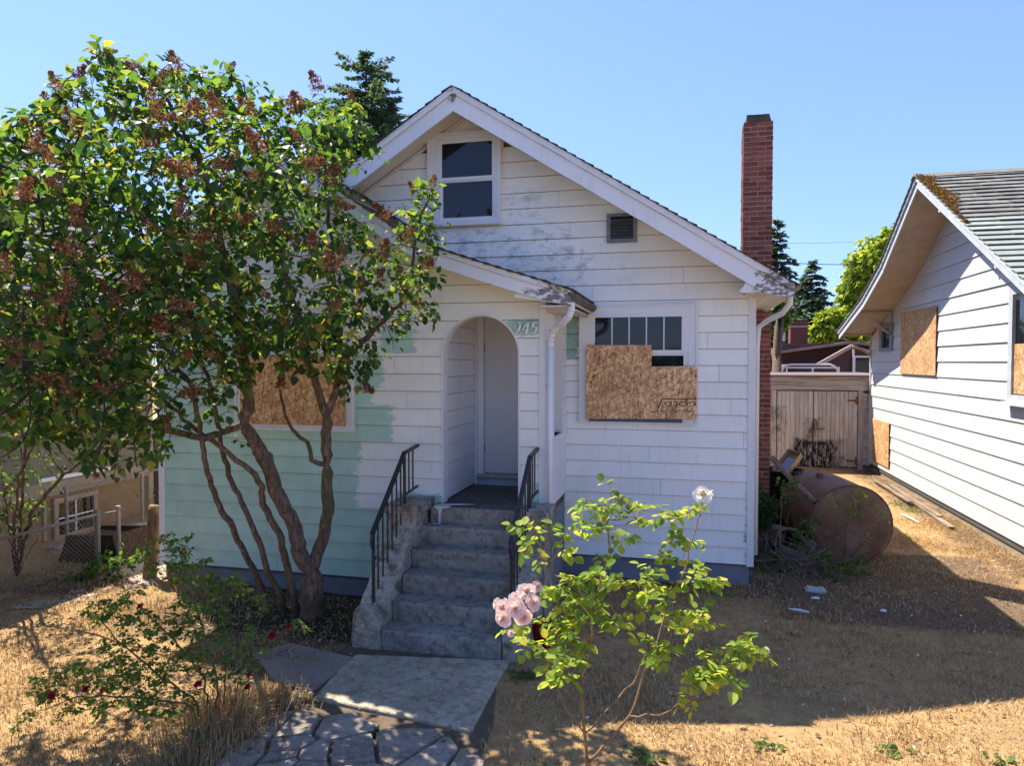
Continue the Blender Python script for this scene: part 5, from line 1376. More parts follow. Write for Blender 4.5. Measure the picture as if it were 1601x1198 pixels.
for j in range(len(tips)):
    if len(used) > 225: break
    if pj[j, 2] < 6.5 and r.uniform() < .6: used.append((tips[j], r.uniform(.08, .16)))
for (i, sz) in used:
    o = bpy.data.objects.new('flower_head', pans[r.randint(5)]); COL.objects.link(o); o.parent = lil
    dv = Vector(P[i] - P[par[i]]).normalized() + Vector((r.normal(0, .25), r.normal(0, .25), .7)); dv.normalize()
    o.matrix_basis = Matrix.Translation(Vector(P[i]) + dv * sz * .1 - lil.location) @ dv.to_track_quat('Z', 'Y').to_matrix().to_4x4() @ Matrix.Scale(sz, 4)

# ---- rose bushes
def rose_bush(name, root_p, label, clusters, dfun, skel, seed, step, tip, per, lsize, lmat_cols, lt, tmix, cane, nper=9, forced=None, parts=280, rmax=None):
    root = thing(name, (root_p.x, root_p.y, 0), label, 'rose bush')
    rs = random.Random(seed); at_ = []
    for (u, v_, r_) in clusters:
        d = dfun(u, v_)
        for _ in range(max(3, int(nper * (r_ / 18) ** 2))):
            a = rs.uniform(0, 6.28); q_ = r_ * math.sqrt(rs.random()) * .9; at_.append(atD(u + q_ * math.cos(a), v_ + q_ * math.sin(a), d + rs.uniform(-1, 1) * r_ / 1110 * d * 1.1))
    P, par = colonize(skel, at_, step, .6, step * 1.25, 120)
    R, kids = radii(P, par, tip, 2.2)
    if forced: R = np.minimum(R, forced)
    mb = MB(); tree_mesh(P, par, R, kids, 0, 9, 6, mb, .04); mb.build('canes', cane, root, True)
    r = np.random.RandomState(seed); sel = np.where(kids <= 1)[0]
    A_ = np.array([tuple(a) for a in at_]); near = []
    for i in sel:
        if np.min(np.linalg.norm(A_ - P[i], axis=1)) < step * 1.6: near.append(i)
    near = np.array(near); lp = []; ld = []; ln = []; lsz = []
    for i in near:
        for _ in range(per):
            # compound leaf: five leaflets along a stalk
            dr_ = r.normal(0, 1, 3); dr_[2] = dr_[2] * .5 + .15; dr_ /= np.linalg.norm(dr_); nn = np.array([r.normal(0, .4), r.normal(0, .4), 1.0]); sd = np.cross(dr_, nn); sd /= np.linalg.norm(sd)
            s_ = lsize * r.uniform(.65, 1.2); b = P[i]
            for (al, si) in ((1.5, 0), (1.05, .35), (1.05, -.35), (.5, .35), (.5, -.35)):
                if r.uniform() < .12: continue
                lp.append(b + dr_ * s_ * al + sd * s_ * si * .3 - np.array([0, 0, .12 * s_ * al * al])); dd = dr_ * (1 if si == 0 else .45) + sd * (np.sign(si) * .9) ; dd = dd + r.normal(0, .15, 3); dd[2] -= .3; ld.append(dd); ln.append(nn + r.normal(0, .3, 3)); lsz.append(s_ * r.uniform(.8, 1.15))
    lp, ld, ln, lsz = map(np.array, (lp, ld, ln, lsz)); print(name, 'nodes', len(P), 'leaves', len(lp))
    order = r.permutation(len(lp)); order = order[np.argsort(-lsz[order])]
    mo = leaf_mat(name + '_leaf_single', lmat_cols, lt, tmix, .4, obj=True); ms = leaf_mat(name + '_leaf', lmat_cols, lt, tmix, .4)
    ii = order[:parts]; leaf_parts(lp[ii], ld[ii], ln[ii], lsz[ii], 'rose', mo, root)
    ii = order[parts:]
    if len(ii): v, f = place_leaves(lp[ii], ld[ii], ln[ii], lsz[ii], 'rose', seed); o = np_mesh('foliage', v, f, ms, root, True); o['kind'] = 'stuff'
    return root, P
def bloom_mesh(seed, layers, mat):
    """a full rose: spiral of cupped petals, unit radius, opening along +Z"""
    r = np.random.RandomState(seed); V = []; F = []
    for k in range(layers):
        q = k / (layers - 1); a = k * 2.399; rad = .10 + .62 * q; tilt = .25 + 1.0 * q; h = .62 * (.35 + .55 * (1 - q)) ; wid = .30 + .42 * q; n0 = len(V); nu, nv = 6, 5
        for i in range(nu):
            for j in range(nv):
                s_ = (i / (nu - 1) - .5) * 2; t_ = j / (nv - 1)
                ang = a + s_ * wid / (rad + .25); rr = .05 + (rad) * (t_ ** .8) * math.sin(min(1.45, tilt)) + .12 * t_ ** 3 * q + .03 * math.sin(5 * s_ + k); zz = h * t_ * (1.15 - .55 * q * t_) * (1 - .18 * s_ * s_) + .035 * r.normal() * t_
                V.append((rr * math.cos(ang), rr * math.sin(ang), zz - .2 * q))
        for i in range(nu - 1):
            for j in range(nv - 1): F.append((n0+i*nv+j, n0+(i+1)*nv+j, n0+(i+1)*nv+j+1, n0+i*nv+j+1))
    me = bpy.data.meshes.new('rose_bloom'); me.from_pydata(V, [], F); me.materials.append(mat); me.polygons.foreach_set('use_smooth', [True] * len(F)); return me
def bloom(me, root, p_, rad, nrm, name='bloom', seedrot=0.0):
    o = bpy.data.objects.new(name, me); COL.objects.link(o); o.parent = root
    o.matrix_basis = Matrix.Translation(p_ - root.location) @ Vector(nrm).normalized().to_track_quat('Z', 'Y').to_matrix().to_4x4() @ Matrix.Rotation(seedrot, 4, 'Z') @ Matrix.Scale(rad, 4); return o
t = NT('pink_petal'); lw = t.noise(7, 3); cc = t.mix(t.step(t.irand(), .0, .5), (.86, .58, .50), (.90, .74, .68)); cc = t.mix(t.math('MULTIPLY', lw, .5), cc, (.92, .82, .77))
b = t.bsdf(cc, .6, None, .2, link=False); tl = t.n('ShaderNodeBsdfTranslucent'); t.set(tl.inputs[0], (.85, .55, .42)); mx = t.n('ShaderNodeMixShader'); mx.inputs[0].default_value = .35
t.l(b.outputs[0], mx.inputs[1]); t.l(tl.outputs[0], mx.inputs[2]); t.l(mx.outputs[0], t.out.inputs[0]); M_pink = t.m
t = NT('cream_petal'); t.bsdf(t.ramp(t.irand(), [(0, (.90, .72, .42)), (.5, (.90, .82, .66)), (1, (.92, .88, .80))]), .6, None, .1); M_cream = t.m
t = NT('red_petal'); cc = t.ramp(t.irand(), [(0, (.17, .004, .015)), (1, (.38, .012, .05))]); b = t.bsdf(cc, .5, None, .25, link=False); tl = t.n('ShaderNodeBsdfTranslucent'); t.set(tl.inputs[0], (.6, .01, .03)); mx = t.n('ShaderNodeMixShader'); mx.inputs[0].default_value = .25
t.l(b.outputs[0], mx.inputs[1]); t.l(tl.outputs[0], mx.inputs[2]); t.l(mx.outputs[0], t.out.inputs[0]); M_red = t.m

PC = [(816,828,25),(866,828,15),(843,847,10),(839,874,10),(923,786,30),(950,774,20),(904,809,25),(931,832,28),(893,847,20),(939,855,20),(992,778,20),(1007,805,25),(985,839,15),(1030,790,15),(1038,820,25),(1057,835,12),(1076,793,12),(1095,801,14),(1084,855,10),(872,912,15),(900,908,22),(939,908,20),(885,935,25),(912,939,25),(843,927,15),(962,893,15),(1007,889,22),(1034,881,22),(1072,881,22),(1095,893,18),(1114,916,12),(1007,920,30),(1053,920,15),(1030,943,28),(977,931,15),(1057,969,25),(1084,965,25),(1091,985,15),(1122,981,15),(954,965,25),(923,973,20),(958,992,18),(874,985,28),(893,1004,25),(858,969,20),(855,1027,20),(885,1034,25),(858,1057,18),(893,1065,12),(1030,1008,20),(1053,1004,20),(1034,1030,22),(1072,1065,18),(1103,1061,25),(1141,1038,20),(1111,1030,15),(1145,1072,12),(1168,1034,15),(1199,1019,12),(1160,1000,10),(1180,1011,10),(1069,1088,8),(1115,1004,18),(800,985,10),(838,1000,14),(822,975,12)]
PC = [(u, v_, r_ * .8) for u, v_, r_ in PC]
DP = 3.55
def dfp(u, v_): return DP + .35 * math.sin(u * .021) * math.cos(v_ * .017) - (.15 if v_ > 1000 else 0)
g0 = atD(918, 1215, 3.5); g0.z = 0
b0 = Vector((g0.x, g0.y, -.03)); b1 = atD(918, 1195, DP); b2 = atD(914, 1148, DP)
SK = [[b0, b0.lerp(b1, .5), b1, b2], [b2, atD(886, 1112, DP), atD(868, 1060, DP - .05), atD(850, 1020, DP - .1), atD(815, 985, DP - .1)], [b2, atD(908, 1080, DP), atD(920, 1010, DP + .1), atD(937, 940, DP + .1), atD(952, 850, DP + .2), atD(948, 790, DP + .2)],
      [b1, atD(955, 1155, DP), atD(985, 1120, DP), atD(1030, 1120, DP - .1), atD(1084, 1098, DP - .2), atD(1120, 1070, DP - .2), atD(1180, 1020, DP - .25)], [atD(985, 1120, DP), atD(1002, 1070, DP), atD(1020, 1020, DP), atD(1045, 940, DP + .1), atD(1075, 880, DP + .1), atD(1092, 810, DP + .2), atD(1098, 780, dfp(1098, 772))],
      [b2, atD(950, 1110, DP), atD(990, 1070, DP), atD(1015, 1020, DP), atD(1000, 930, DP)], [atD(920, 1010, DP + .1), atD(890, 940, DP + .1), atD(868, 900, DP + .1), atD(830, 850, DP + .1)]]
M_cane = bark_mat('rose_cane', (.14, .08, .045), (.27, .165, .09), (.34, .24, .12))
PLC = [(0, (.06, .13, .03)), (.35, (.13, .22, .04)), (.7, (.24, .33, .05)), (.93, (.26, .30, .05)), (1, (.40, .33, .06))]
PLT = [(0, (.24, .40, .04)), (.5, (.46, .60, .06)), (1, (.75, .70, .08))]
pink, PP = rose_bush('pink_rose_bush', b0, 'tall leggy rose bush with pale pink blooms in the foreground, right of the path', PC, dfp, SK, 31, .055, .0018, 2, .050, PLC, PLT, .45, M_cane, 6, forced=.015, parts=290)
pb = [bloom_mesh(s_, 26, M_pink) for s_ in (1, 2, 3)]
rb = random.Random(4)
for (u, v_, r_, nu, nv_, dd) in ((823, 925, 17, .1, .9, .02), (806, 935, 13, -.3, .8, 0), (840, 917, 11, .3, .9, .08), (786, 950, 16, -.7, .5, 0), (806, 952, 18, .0, .3, -.08), (834, 942, 15, .6, .5, -.02), (786, 968, 15, -.5, .0, -.06), (818, 966, 16, .2, -.1, -.07), (777, 944, 10, -.8, .6, .05)):
    p_ = atD(u, v_, DP - .12 + dd); nrm = (-_F * .9 + _R * nu + _U * nv_); bloom(pb[rb.randrange(3)], pink, p_, r_ / FPX * DP * 1.12, nrm, 'bloom', rb.uniform(0, 6))
cream = bloom(bloom_mesh(5, 24, M_cream), pink, atD(1098, 773, dfp(1098, 772)), 16 / FPX * DP * 1.1, -_F * .8 + _U * .5, 'bloom', 1.0); cream['label'] = 'single cream bloom at the upper right'
for (u, v_, r_) in ((1199, 1017, 6), (799, 990, 8)):
    p_ = atD(u, v_, dfp(u, v_)); bloom(pb[rb.randrange(3)], pink, p_, r_ / FPX * DP * 1.1, -_F * .8 + _U * .5 + _R * rb.uniform(-.3, .3), 'bloom', rb.uniform(0, 6))

RC = [(281,881,35),(243,881,25),(312,890,25),(150,959,25),(187,953,30),(218,990,35),(256,984,30),(175,1015,25),(125,1053,25),(78,1062,20),(56,1065,12),(203,1043,30),(250,1053,30),(218,1100,25),(265,1115,20),(156,1106,20),(109,1115,15),(62,1109,15),(31,1128,14),(19,1140,8),(343,919,25),(368,919,20),(406,937,14),(368,975,15),(390,975,18),(415,1000,12),(453,984,15),(480,987,5),(328,1037,25),(368,1028,20),(390,1043,15),(293,1025,25),(300,1162,20),(272,1150,10),(290,950,25),(330,960,20),(300,990,20),(170,1070,18),(120,1080,15),(90,1100,12),(255,850,20),(290,845,15),(240,1020,20),(340,1000,18),(205,925,14)]
R0 = onZ(350, 1135); Rb = Vector((R0.x, R0.y, 0))
def dfr(u, v_): return 5.25 + (350 - u) / 350 * -.25 + (.35 if v_ < 930 else 0)
def rpt(u, v_): return atD(u, v_, dfr(u, v_))
def cane_(pts, jx): return [Rb + Vector((jx * .06, jx * .03, -.02))] + [rpt(u, v_) for u, v_ in pts]
SR_ = [cane_([(340, 1080), (320, 1000), (300, 930), (282, 870)], -1), cane_([(352, 1060), (350, 990), (345, 920)], 0), cane_([(370, 1080), (385, 1020), (410, 960)], 1), cane_([(300, 1090), (240, 1050), (180, 1000), (150, 960)], -2), cane_([(290, 1100), (200, 1090), (120, 1090), (40, 1120)], -2.4), cane_([(380, 1080), (410, 1020), (450, 985)], 1.6), cane_([(320, 1060), (260, 990), (210, 940)], -1.5), cane_([(300, 1150)], -1)]
M_cane2 = bark_mat('green_cane', (.08, .09, .03), (.14, .15, .05), (.20, .19, .08))
RLC = [(0, (.05, .11, .035)), (.45, (.09, .18, .05)), (.8, (.15, .25, .07)), (.95, (.22, .24, .05)), (1, (.32, .16, .06))]
RLT = [(0, (.14, .28, .03)), (.6, (.26, .42, .05)), (1, (.6, .5, .08))]
redb, RP = rose_bush('red_rose_bush', Rb, 'sprawling rose bush with small dark red blooms at the lower left', RC, dfr, SR_, 12, .07, .0016, 4, .033, RLC, RLT, .45, M_cane2, 36, forced=.010, parts=290)
rbm = [bloom_mesh(s_, 16, M_red) for s_ in (6, 7)]
for (u, v_, r_) in ((425, 994, 10), (451, 980, 6), (134, 1078, 7), (159, 1081, 7), (80, 1089, 7), (309, 1070, 7), (219, 948, 7), (164, 942, 5), (286, 864, 7), (387, 1075, 7), (312, 1046, 4), (203, 967, 4), (190, 970, 4), (389, 1055, 5)):
    bloom(rbm[rb.randrange(2)], redb, rpt(u, v_) - ray(u, v_) * .08, r_ / FPX * 5.2 * 1.15, -_F * .6 + _U * .8 + _R * rb.uniform(-.6, .6), 'bloom', rb.uniform(0, 6))
# ---- small shrubs and weeds
def shrub(name, label, cat, base_pts, clusters, dfun, seed, step=.06, tip=.0015, lsize=.03, kind='rose', cols=None, trans=None, bark=None, per=2, nper=6, droop=.3, group=None, rforce=None):
    b = base_pts[0][0]; root = thing(name, (b.x, b.y, 0), label, cat, group); rs = random.Random(seed); at_ = []
    for (u, v_, r_) in clusters:
        d = dfun(u, v_)
        for _ in range(max(2, int(nper * (r_ / 14) ** 2))): a = rs.uniform(0, 6.28); q_ = r_ * math.sqrt(rs.random()); at_.append(atD(u + q_ * math.cos(a), v_ + q_ * math.sin(a), d + rs.uniform(-1, 1) * r_ / 1110 * d))
    P, par = colonize(base_pts, at_, step, .6, step * 1.25, 90); R, kids = radii(P, par, tip, 2.2)
    if rforce: R = np.minimum(R, rforce)
    mb = MB(); tree_mesh(P, par, R, kids, 0, 9, 5, mb, .05); mb.build('stems', bark or M_bark2, root, True)
    if lsize:
        A_ = np.array([tuple(a) for a in at_]); nr = np.array([i for i in range(len(P)) if kids[i] <= 1 and np.min(np.linalg.norm(A_ - P[i], axis=1)) < step * 1.6 and par[i] >= 0])
        r = np.random.RandomState(seed); rep = np.repeat(nr, per * 2); n_ = len(rep); d = r.normal(0, 1, (n_, 3)); d[:, 2] -= droop; p_ = P[rep] + r.normal(0, .6, (n_, 3)) * lsize
        nm = np.stack([r.normal(0, .5, n_), r.normal(0, .5, n_), np.ones(n_)], 1); v, f = place_leaves(p_, d, nm, lsize * r.uniform(.6, 1.3, n_), kind, seed)
        o = np_mesh('foliage', v, f, leaf_mat(name + '_leaf', cols or LC, trans or LT, .4, .5), root, True); o['kind'] = 'stuff'
    return root
DK = [(0, (.02, .04, .02)), (.6, (.035, .07, .03)), (1, (.06, .10, .04))]; DT = [(0, (.05, .12, .03)), (1, (.12, .22, .04))]
s0 = Vector((.93, 9.75, -.02)); D9 = lambda u, v_: 9.55
shrub('holly_shrub', 'dark small-leaved shrub at the right front corner of the white bungalow', 'shrub', [[s0, atD(1180, 850, 9.6), atD(1182, 790, 9.6), atD(1183, 755, 9.6)], [atD(1180, 850, 9.6), atD(1160, 810, 9.5)]],
      [(1158, 800, 12), (1150, 825, 14), (1165, 840, 12), (1185, 765, 10), (1190, 790, 16), (1200, 815, 16), (1145, 810, 8), (1210, 790, 10), (1178, 810, 10), (1175, 785, 8)], D9, 3, .03, .0012, .045, 'rose', DK, DT, per=3, nper=40)
shrub('bramble', 'low brambles growing over the clay pipe beside the tank', 'bramble', [[Vector((1.35, 9.7, -.02)), atD(1225, 850, 9.5), atD(1235, 790, 9.6)], [Vector((1.35, 9.7, -.02)), atD(1260, 850, 9.4)]],
      [(1235, 760, 10), (1228, 775, 8), (1240, 745, 6), (1260, 830, 12), (1272, 820, 10), (1250, 850, 12), (1280, 815, 6), (1205, 870, 12), (1225, 885, 10), (1215, 760, 8), (1290, 870, 14), (1330, 882, 10), (1350, 875, 8), (1190, 900, 8), (1180, 880, 7), (1300, 885, 10)], lambda u, v_: 9.45 if v_ < 865 else 9.2, 5, .04, .0014, .05, 'rose', [(0, (.03, .06, .025)), (.7, (.07, .12, .04)), (1, (.16, .2, .06))], LT, per=2, nper=26)
w0 = onZ(1321, 878); w0.z = -.02; DW = lambda u, v_: 9.55
shrub('sapling', 'thin yellow-green sapling growing in front of the rusty tank', 'sapling', [[w0, atD(1317, 840, 9.6), atD(1318, 800, 9.55)], [w0, atD(1322, 830, 9.5), atD(1332, 795, 9.4), atD(1340, 775, 9.4)], [w0, atD(1355, 845, 9.5), atD(1385, 812, 9.5)], [w0, atD(1312, 850, 9.4), atD(1314, 768, 9.3)]],
      [(1330, 778, 9), (1345, 772, 11), (1356, 782, 8), (1340, 790, 6), (1305, 785, 4), (1295, 778, 3), (1368, 812, 4), (1385, 810, 4), (1358, 843, 3), (1348, 800, 4)], DW, 6, .05, .003, .05, 'rose', [(0, (.09, .17, .03)), (.7, (.15, .25, .05)), (1, (.3, .35, .08))], PLT, M_cane2, per=2, nper=9)
# twigs heaped by the pipe
rt = random.Random(14); m = MB()
for k in range(150):
    x = rt.gauss(1.45, .3); y = rt.gauss(9.85, .25); z = rt.uniform(0, .35) * max(0, 1 - abs(x - 1.45) / .8); a = rt.uniform(0, 6.28); L = rt.uniform(.2, .7); e = rt.uniform(-.2, .9)
    p0 = Vector((x, y, z)); p1 = p0 + Vector((math.cos(a), math.sin(a), e)) * L; mid = p0.lerp(p1, .5) + Vector((rt.gauss(0, .04), rt.gauss(0, .04), rt.gauss(0, .04))); m.tube([p0, mid, p1], [.005, .004, .002], 4)
for (a_, b_) in (((1217, 920), (1222, 775)), ((1245, 900), (1243, 860)), ((1170, 800), (1103, 725)), ((1165, 860), (1108, 872)), ((1196, 880), (1200, 830))):
    p0 = atD(*a_, 9.3); p1 = atD(*b_, 9.3); mid = p0.lerp(p1, .5) + Vector((0, 0, .04)); m.tube([p0, mid, p1], [.009, .007, .003], 5)
o = m.build('dead_twigs', simple('grey_twig', (.16, .12, .09), .9, .3, 20)); tag(o, 'heap of dead grey twigs beside the rusty tank', 'twigs', kind='stuff')

# left side undergrowth
lb = onZ(25, 900); lb.z = -.02; tl_ = thing
XL_ = [[lb, atD(22, 820, 8.0), atD(30, 740, 7.6), atD(60, 680, 7.2), atD(120, 640, 6.8)], [lb, atD(50, 800, 8.2), atD(100, 740, 8.2), atD(160, 700, 8.0), atD(230, 690, 7.6)], [lb, atD(5, 760, 7.6), atD(-10, 650, 7.0)], [lb, atD(60, 840, 8.2), atD(110, 790, 8.4), atD(170, 745, 8.4)], [lb, atD(35, 780, 7.8), atD(40, 700, 7.5), atD(20, 620, 7.0)]]
shrub('bare_lilac_shrub', 'tangled mostly bare shrub with dark twigs at the left edge', 'shrub', XL_, [(20, 700, 60), (60, 650, 50), (110, 660, 50), (160, 650, 45), (210, 640, 40), (60, 760, 40), (20, 800, 40), (250, 620, 35), (130, 720, 30), (180, 700, 25), (100, 600, 60), (200, 560, 60), (40, 560, 60), (270, 560, 40)], lambda u, v_: 7.7 + .8 * math.sin(u * .03) , 17, .09, .0028, .055, 'lilac', LC, LT, M_bark2, per=1, nper=5, rforce=.05)
gb = onZ(140, 905); gb.z = -.02
shrub('green_weeds', 'leafy green weeds around the leaning gate post', 'weeds', [[gb, atD(140, 870, 9.3)], [gb, atD(165, 860, 9.2), atD(170, 850, 9.1)], [gb, atD(110, 890, 9.2)], [gb, atD(190, 880, 9.0)]],
      [(115, 905, 14), (130, 900, 14), (90, 915, 12), (150, 878, 12), (170, 870, 14), (165, 895, 14), (195, 880, 12), (215, 870, 12), (140, 895, 12), (75, 925, 8), (185, 905, 10)], lambda u, v_: 9.1, 8, .05, .002, .07, 'rose', [(0, (.04, .09, .03)), (.7, (.07, .14, .04)), (1, (.12, .2, .05))], LT, M_cane2, per=2, nper=9)
vb = Vector((-8.6, 9.9, -.02))
shrub('climbing_vine', 'yellow-green vine climbing the rear chain link fence beside the mint corner', 'vine', [[vb, atD(235, 780, 11.3), atD(215, 760, 11.3), atD(205, 752, 11.3)], [vb, atD(240, 770, 11.0), atD(243, 790, 11)]],
      [(205, 755, 7), (215, 765, 7), (225, 775, 8), (238, 785, 9), (240, 800, 8), (222, 790, 8), (235, 765, 6), (212, 780, 5)], lambda u, v_: 11.2, 19, .08, .002, .06, 'rose', PLC, PLT, M_cane2, per=1, nper=5)
fb = onZ(420, 1010); fb.z = 0
# ============================================================ FENCES, LEFT NEIGHBOUR
def chain(root, x, y0, y1, z0, z1, pitch=.06, sag=0.0):
    m = MB(); r_ = .0022; n_ = int((y1 - y0 + (z1 - z0)) / pitch)
    for k in range(n_):
        for s_ in (1, -1):
            a = y0 - (z1 - z0) + k * pitch if s_ == 1 else y0 + k * pitch
            p0 = [a, z0]; p1 = [a + s_ * (z1 - z0), z1]
            def clip(p, q, lim, sgn):
                if (p[0] - lim) * sgn < 0:
                    t_ = (lim - p[0]) / (q[0] - p[0]); return [lim, p[1] + (q[1] - p[1]) * t_]
                return p
            if max(p0[0], p1[0]) <= y0 or min(p0[0], p1[0]) >= y1: continue
            a_, b_ = p0, p1
            a_ = clip(a_, b_, y0, 1); b_ = clip(b_, a_, y0, 1); a_ = clip(a_, b_, y1, -1); b_ = clip(b_, a_, y1, -1)
            m.tube([(x + .004 * s_, a_[0], a_[1]), (x + .004 * s_, b_[0], b_[1])], r_, 3, False)
    return m.build('chain_link_mesh', M_steel, root)
FX = -7.55
fe = thing('chain_link_fence', (FX, 7.0, 0), 'rusty front length of chain link fence ending at the leaning gate post', 'fence', 'chain link fences beside the bungalow')
chain(fe, FX, 4.5, 7.75, .02, .78)
m = MB(); m.tube([(FX, 4.5, .80), (FX, 7.78, .80)], .022, 8); m.build('top_rail', M_steel, fe)
for y in (5.6, 7.78): m = MB(); m.tube([(FX, y, -.05), (FX, y, .86)], .032, 8); m.build('post', M_steel, fe)
gp = thing('gate_post', (FX + .2, 7.85, 0), 'short leaning rusty steel gate post beside the chain link fence', 'post')
m = MB(); m.tube([(FX + .22, 7.9, .84), (FX + .27, 7.85, .5), (FX + .29, 7.82, .0)], .024, 8); m.tube([(FX + .05, 7.85, .80), (FX + .22, 7.9, .83)], .014, 6); m.tube([(FX + .22, 7.9, .86), (FX + .22, 7.9, .90)], .03, 8); m.tube([(FX + .27, 7.85, .42), (FX + .36, 7.83, .40)], .012, 6); m.build('pole', M_steel, gp)
RX = -9.15
fe = thing('chain_link_fence', (RX, 11.0, 0), 'rear length of chain link fence along the tan basement wall of the olive house', 'fence', 'chain link fences beside the bungalow')
chain(fe, RX, 8.8, 13.5, .04, .88, .09)
m = MB(); m.tube([(RX, 8.8, .90), (RX, 13.5, .90)], .02, 8); m.build('top_rail', M_steel, fe)
for y in (8.85, 10.4, 12.4): m = MB(); m.tube([(RX, y, -.05), (RX, y, .93)], .026, 8); m.build('post', M_steel, fe)
box('kerb', RX - .12, RX + .1, 8.6, 13.6, -.05, .045, concrete('kerb_concrete', (.42, .36, .29)), fe)
M_olive = simple('olive_siding', (.16, .15, .10), .8, .12, 3, .2, 50, ovar=.08); M_tan = simple('tan_basement', (.25, .17, .10), .85, .15, 3, .3, 30, ovar=.06); M_tant = simple('tan_trim', (.32, .26, .19), .8, .1, 3)
ln_ = thing('olive_house', (-9.9, 11, 0), 'olive sided house with tan basement wall and grey roof behind the lilac', 'house')
LXP = -9.75
box('wall', -15, LXP - .02, 3.0, 11.3, -.1, 4.0, M_tan, ln_)
siding(ln_, 'X', LXP, 1, .92, 4.0, .22, [], lambda z: [(3.0, 11.2)], M_olive)
box('trim_band', LXP - .02, LXP + .04, 3.0, 11.25, .70, .92, M_tant, ln_); box('corner_board', LXP - .02, LXP + .05, 11.2, 11.32, .0, 4.0, M_tant, ln_)
y = 4.0
while y < 9.1: box('batten', LXP - .02, LXP + .01, y, y + .05, 0, .70, M_tant, ln_); y += .5
w = box('window', LXP - .012, LXP - .004, 9.25, 9.95, .02, .56, M_glass, ln_); casing(w, 'X', LXP - .01, 1, (9.17, 10.03, -.03, .64), (9.25, 9.95, .03, .56), .05, M_tant)
m = MB(); m.box(LXP + .0, LXP + .02, 9.25, 9.95, .29, .31); m.box(LXP + .0, LXP + .02, 9.59, 9.61, .03, .56); m.build('muntin', M_trim, w)
box('vent_strip', LXP + .02, LXP + .045, 8.9, 10.3, .94, 1.0, M_trim, ln_)
# lower extension / shed beyond it
box('wall', -14, -9.6, 11.4, 15.5, -.1, 1.15, simple('brown_shed_wall', (.16, .085, .045), .85, .2, 4), ln_); box('wall', -14, -9.58, 11.38, 15.6, 1.15, 1.5, M_tant, ln_)
m = MB(); m.prism([(-9.3, 3.75), (-13.2, 7.05), (-13.3, 6.95), (-9.3, 3.62)], 'Y', 2.6, 11.8); m.prism([(-13.2, 7.05), (-17, 3.8), (-17, 3.7), (-13.2, 6.93)], 'Y', 2.6, 11.8)
lr = m.build('roof', simple('grey_brown_roof', (.27, .25, .23), .95, .15, 5), ln_)
m = MB(); nr_ = 26
for k in range(nr_):
    a, b = k / nr_, (k + 1.15) / nr_; xa, xb = -13.2 + 3.95 * a, -13.2 + 3.95 * b; za, zb = 7.05 - 3.34 * a, 7.05 - 3.34 * b
    m.prism([(xa, za + .006), (xb, zb + .03), (xb, zb + .012), (xa, za)], 'Y', 2.55, 11.85)
o = m.build('roof_shingles', M_nroof, lr); o['kind'] = 'stuff'
m = MB(); m.prism([(-13.3, 7.0), (-13.1, 7.1), (-12.98, 6.93), (-13.1, 6.98)], 'Y', 2.5, 11.9); m.build('ridge_cap', M_shingle_dark, lr)
# dark planter box behind the front fence
pb_ = thing('planter_box', (-7.95, 8.3, 0), 'dark brown sloping wooden box standing behind the chain link fence', 'box')
M_dkwood = wood_mat('dark_brown_board', (.03, .018, .012), (.06, .038, .025), (.10, .065, .042), 'x')
x0, y0 = -8.45, 8.15
m = MB(); m.prism([(-8.6, -.02), (-7.55, -.02), (-7.66, .42), (-8.42, .38)], 'Y', 8.15, 8.18); m.build('front_panel', M_dkwood, pb_)
m = MB(); m.prism([(-8.6, -.02), (-7.55, -.02), (-7.66, .42), (-8.42, .38)], 'Y', 8.75, 8.78); m.build('back_panel', M_dkwood, pb_)
m = MB(); m.add([(-7.55, 8.18, 0), (-7.55, 8.75, 0), (-7.66, 8.75, .42), (-7.66, 8.18, .42), (-7.58, 8.18, 0), (-7.58, 8.75, 0), (-7.69, 8.75, .42), (-7.69, 8.18, .42)], [(0, 1, 2, 3), (4, 7, 6, 5), (2, 6, 7, 3), (0, 4, 5, 1), (0, 3, 7, 4), (1, 5, 6, 2)]); m.build('side_panel', M_dkwood, pb_)
m = MB(); m.box(-8.42, -7.69, 8.18, 8.75, .28, .33); m.build('soil', simple('planter_soil', (.10, .06, .035), .95), pb_)
# orange-brown stump/post at the house corner
m = MB(); sp = onZ(233, 905); m.tube([(sp.x, sp.y, -.05), (sp.x + .02, sp.y + .03, .4), (sp.x + .06, sp.y + .05, .95)], [.09, .075, .07], 9)
o = m.build('tree_stump', bark_mat('orange_bark', (.08, .05, .028), (.20, .125, .06), (.30, .20, .11)), None, True); rough_mesh(o.data, .08, .012, 7); tag(o, 'short orange-brown stump at the left corner of the mint wall', 'stump')
# concrete side walk left
slab_ = mesh('side_path', [(-6.9, 6.6, .008), (-6.5, 7.6, .008), (-6.75, 9.5, .008), (-6.8, 14, .008), (-7.7, 14, .008), (-7.6, 9.5, .008), (-7.35, 7.6, .008), (-7.5, 6.4, .008)], [tuple(range(8))], concrete('side_path_concrete', (.45, .37, .30), (.25, .19, .14), (.5, .45, .4), .4)); tag(slab_, 'narrow concrete side path at the left of the bungalow', kind='structure')

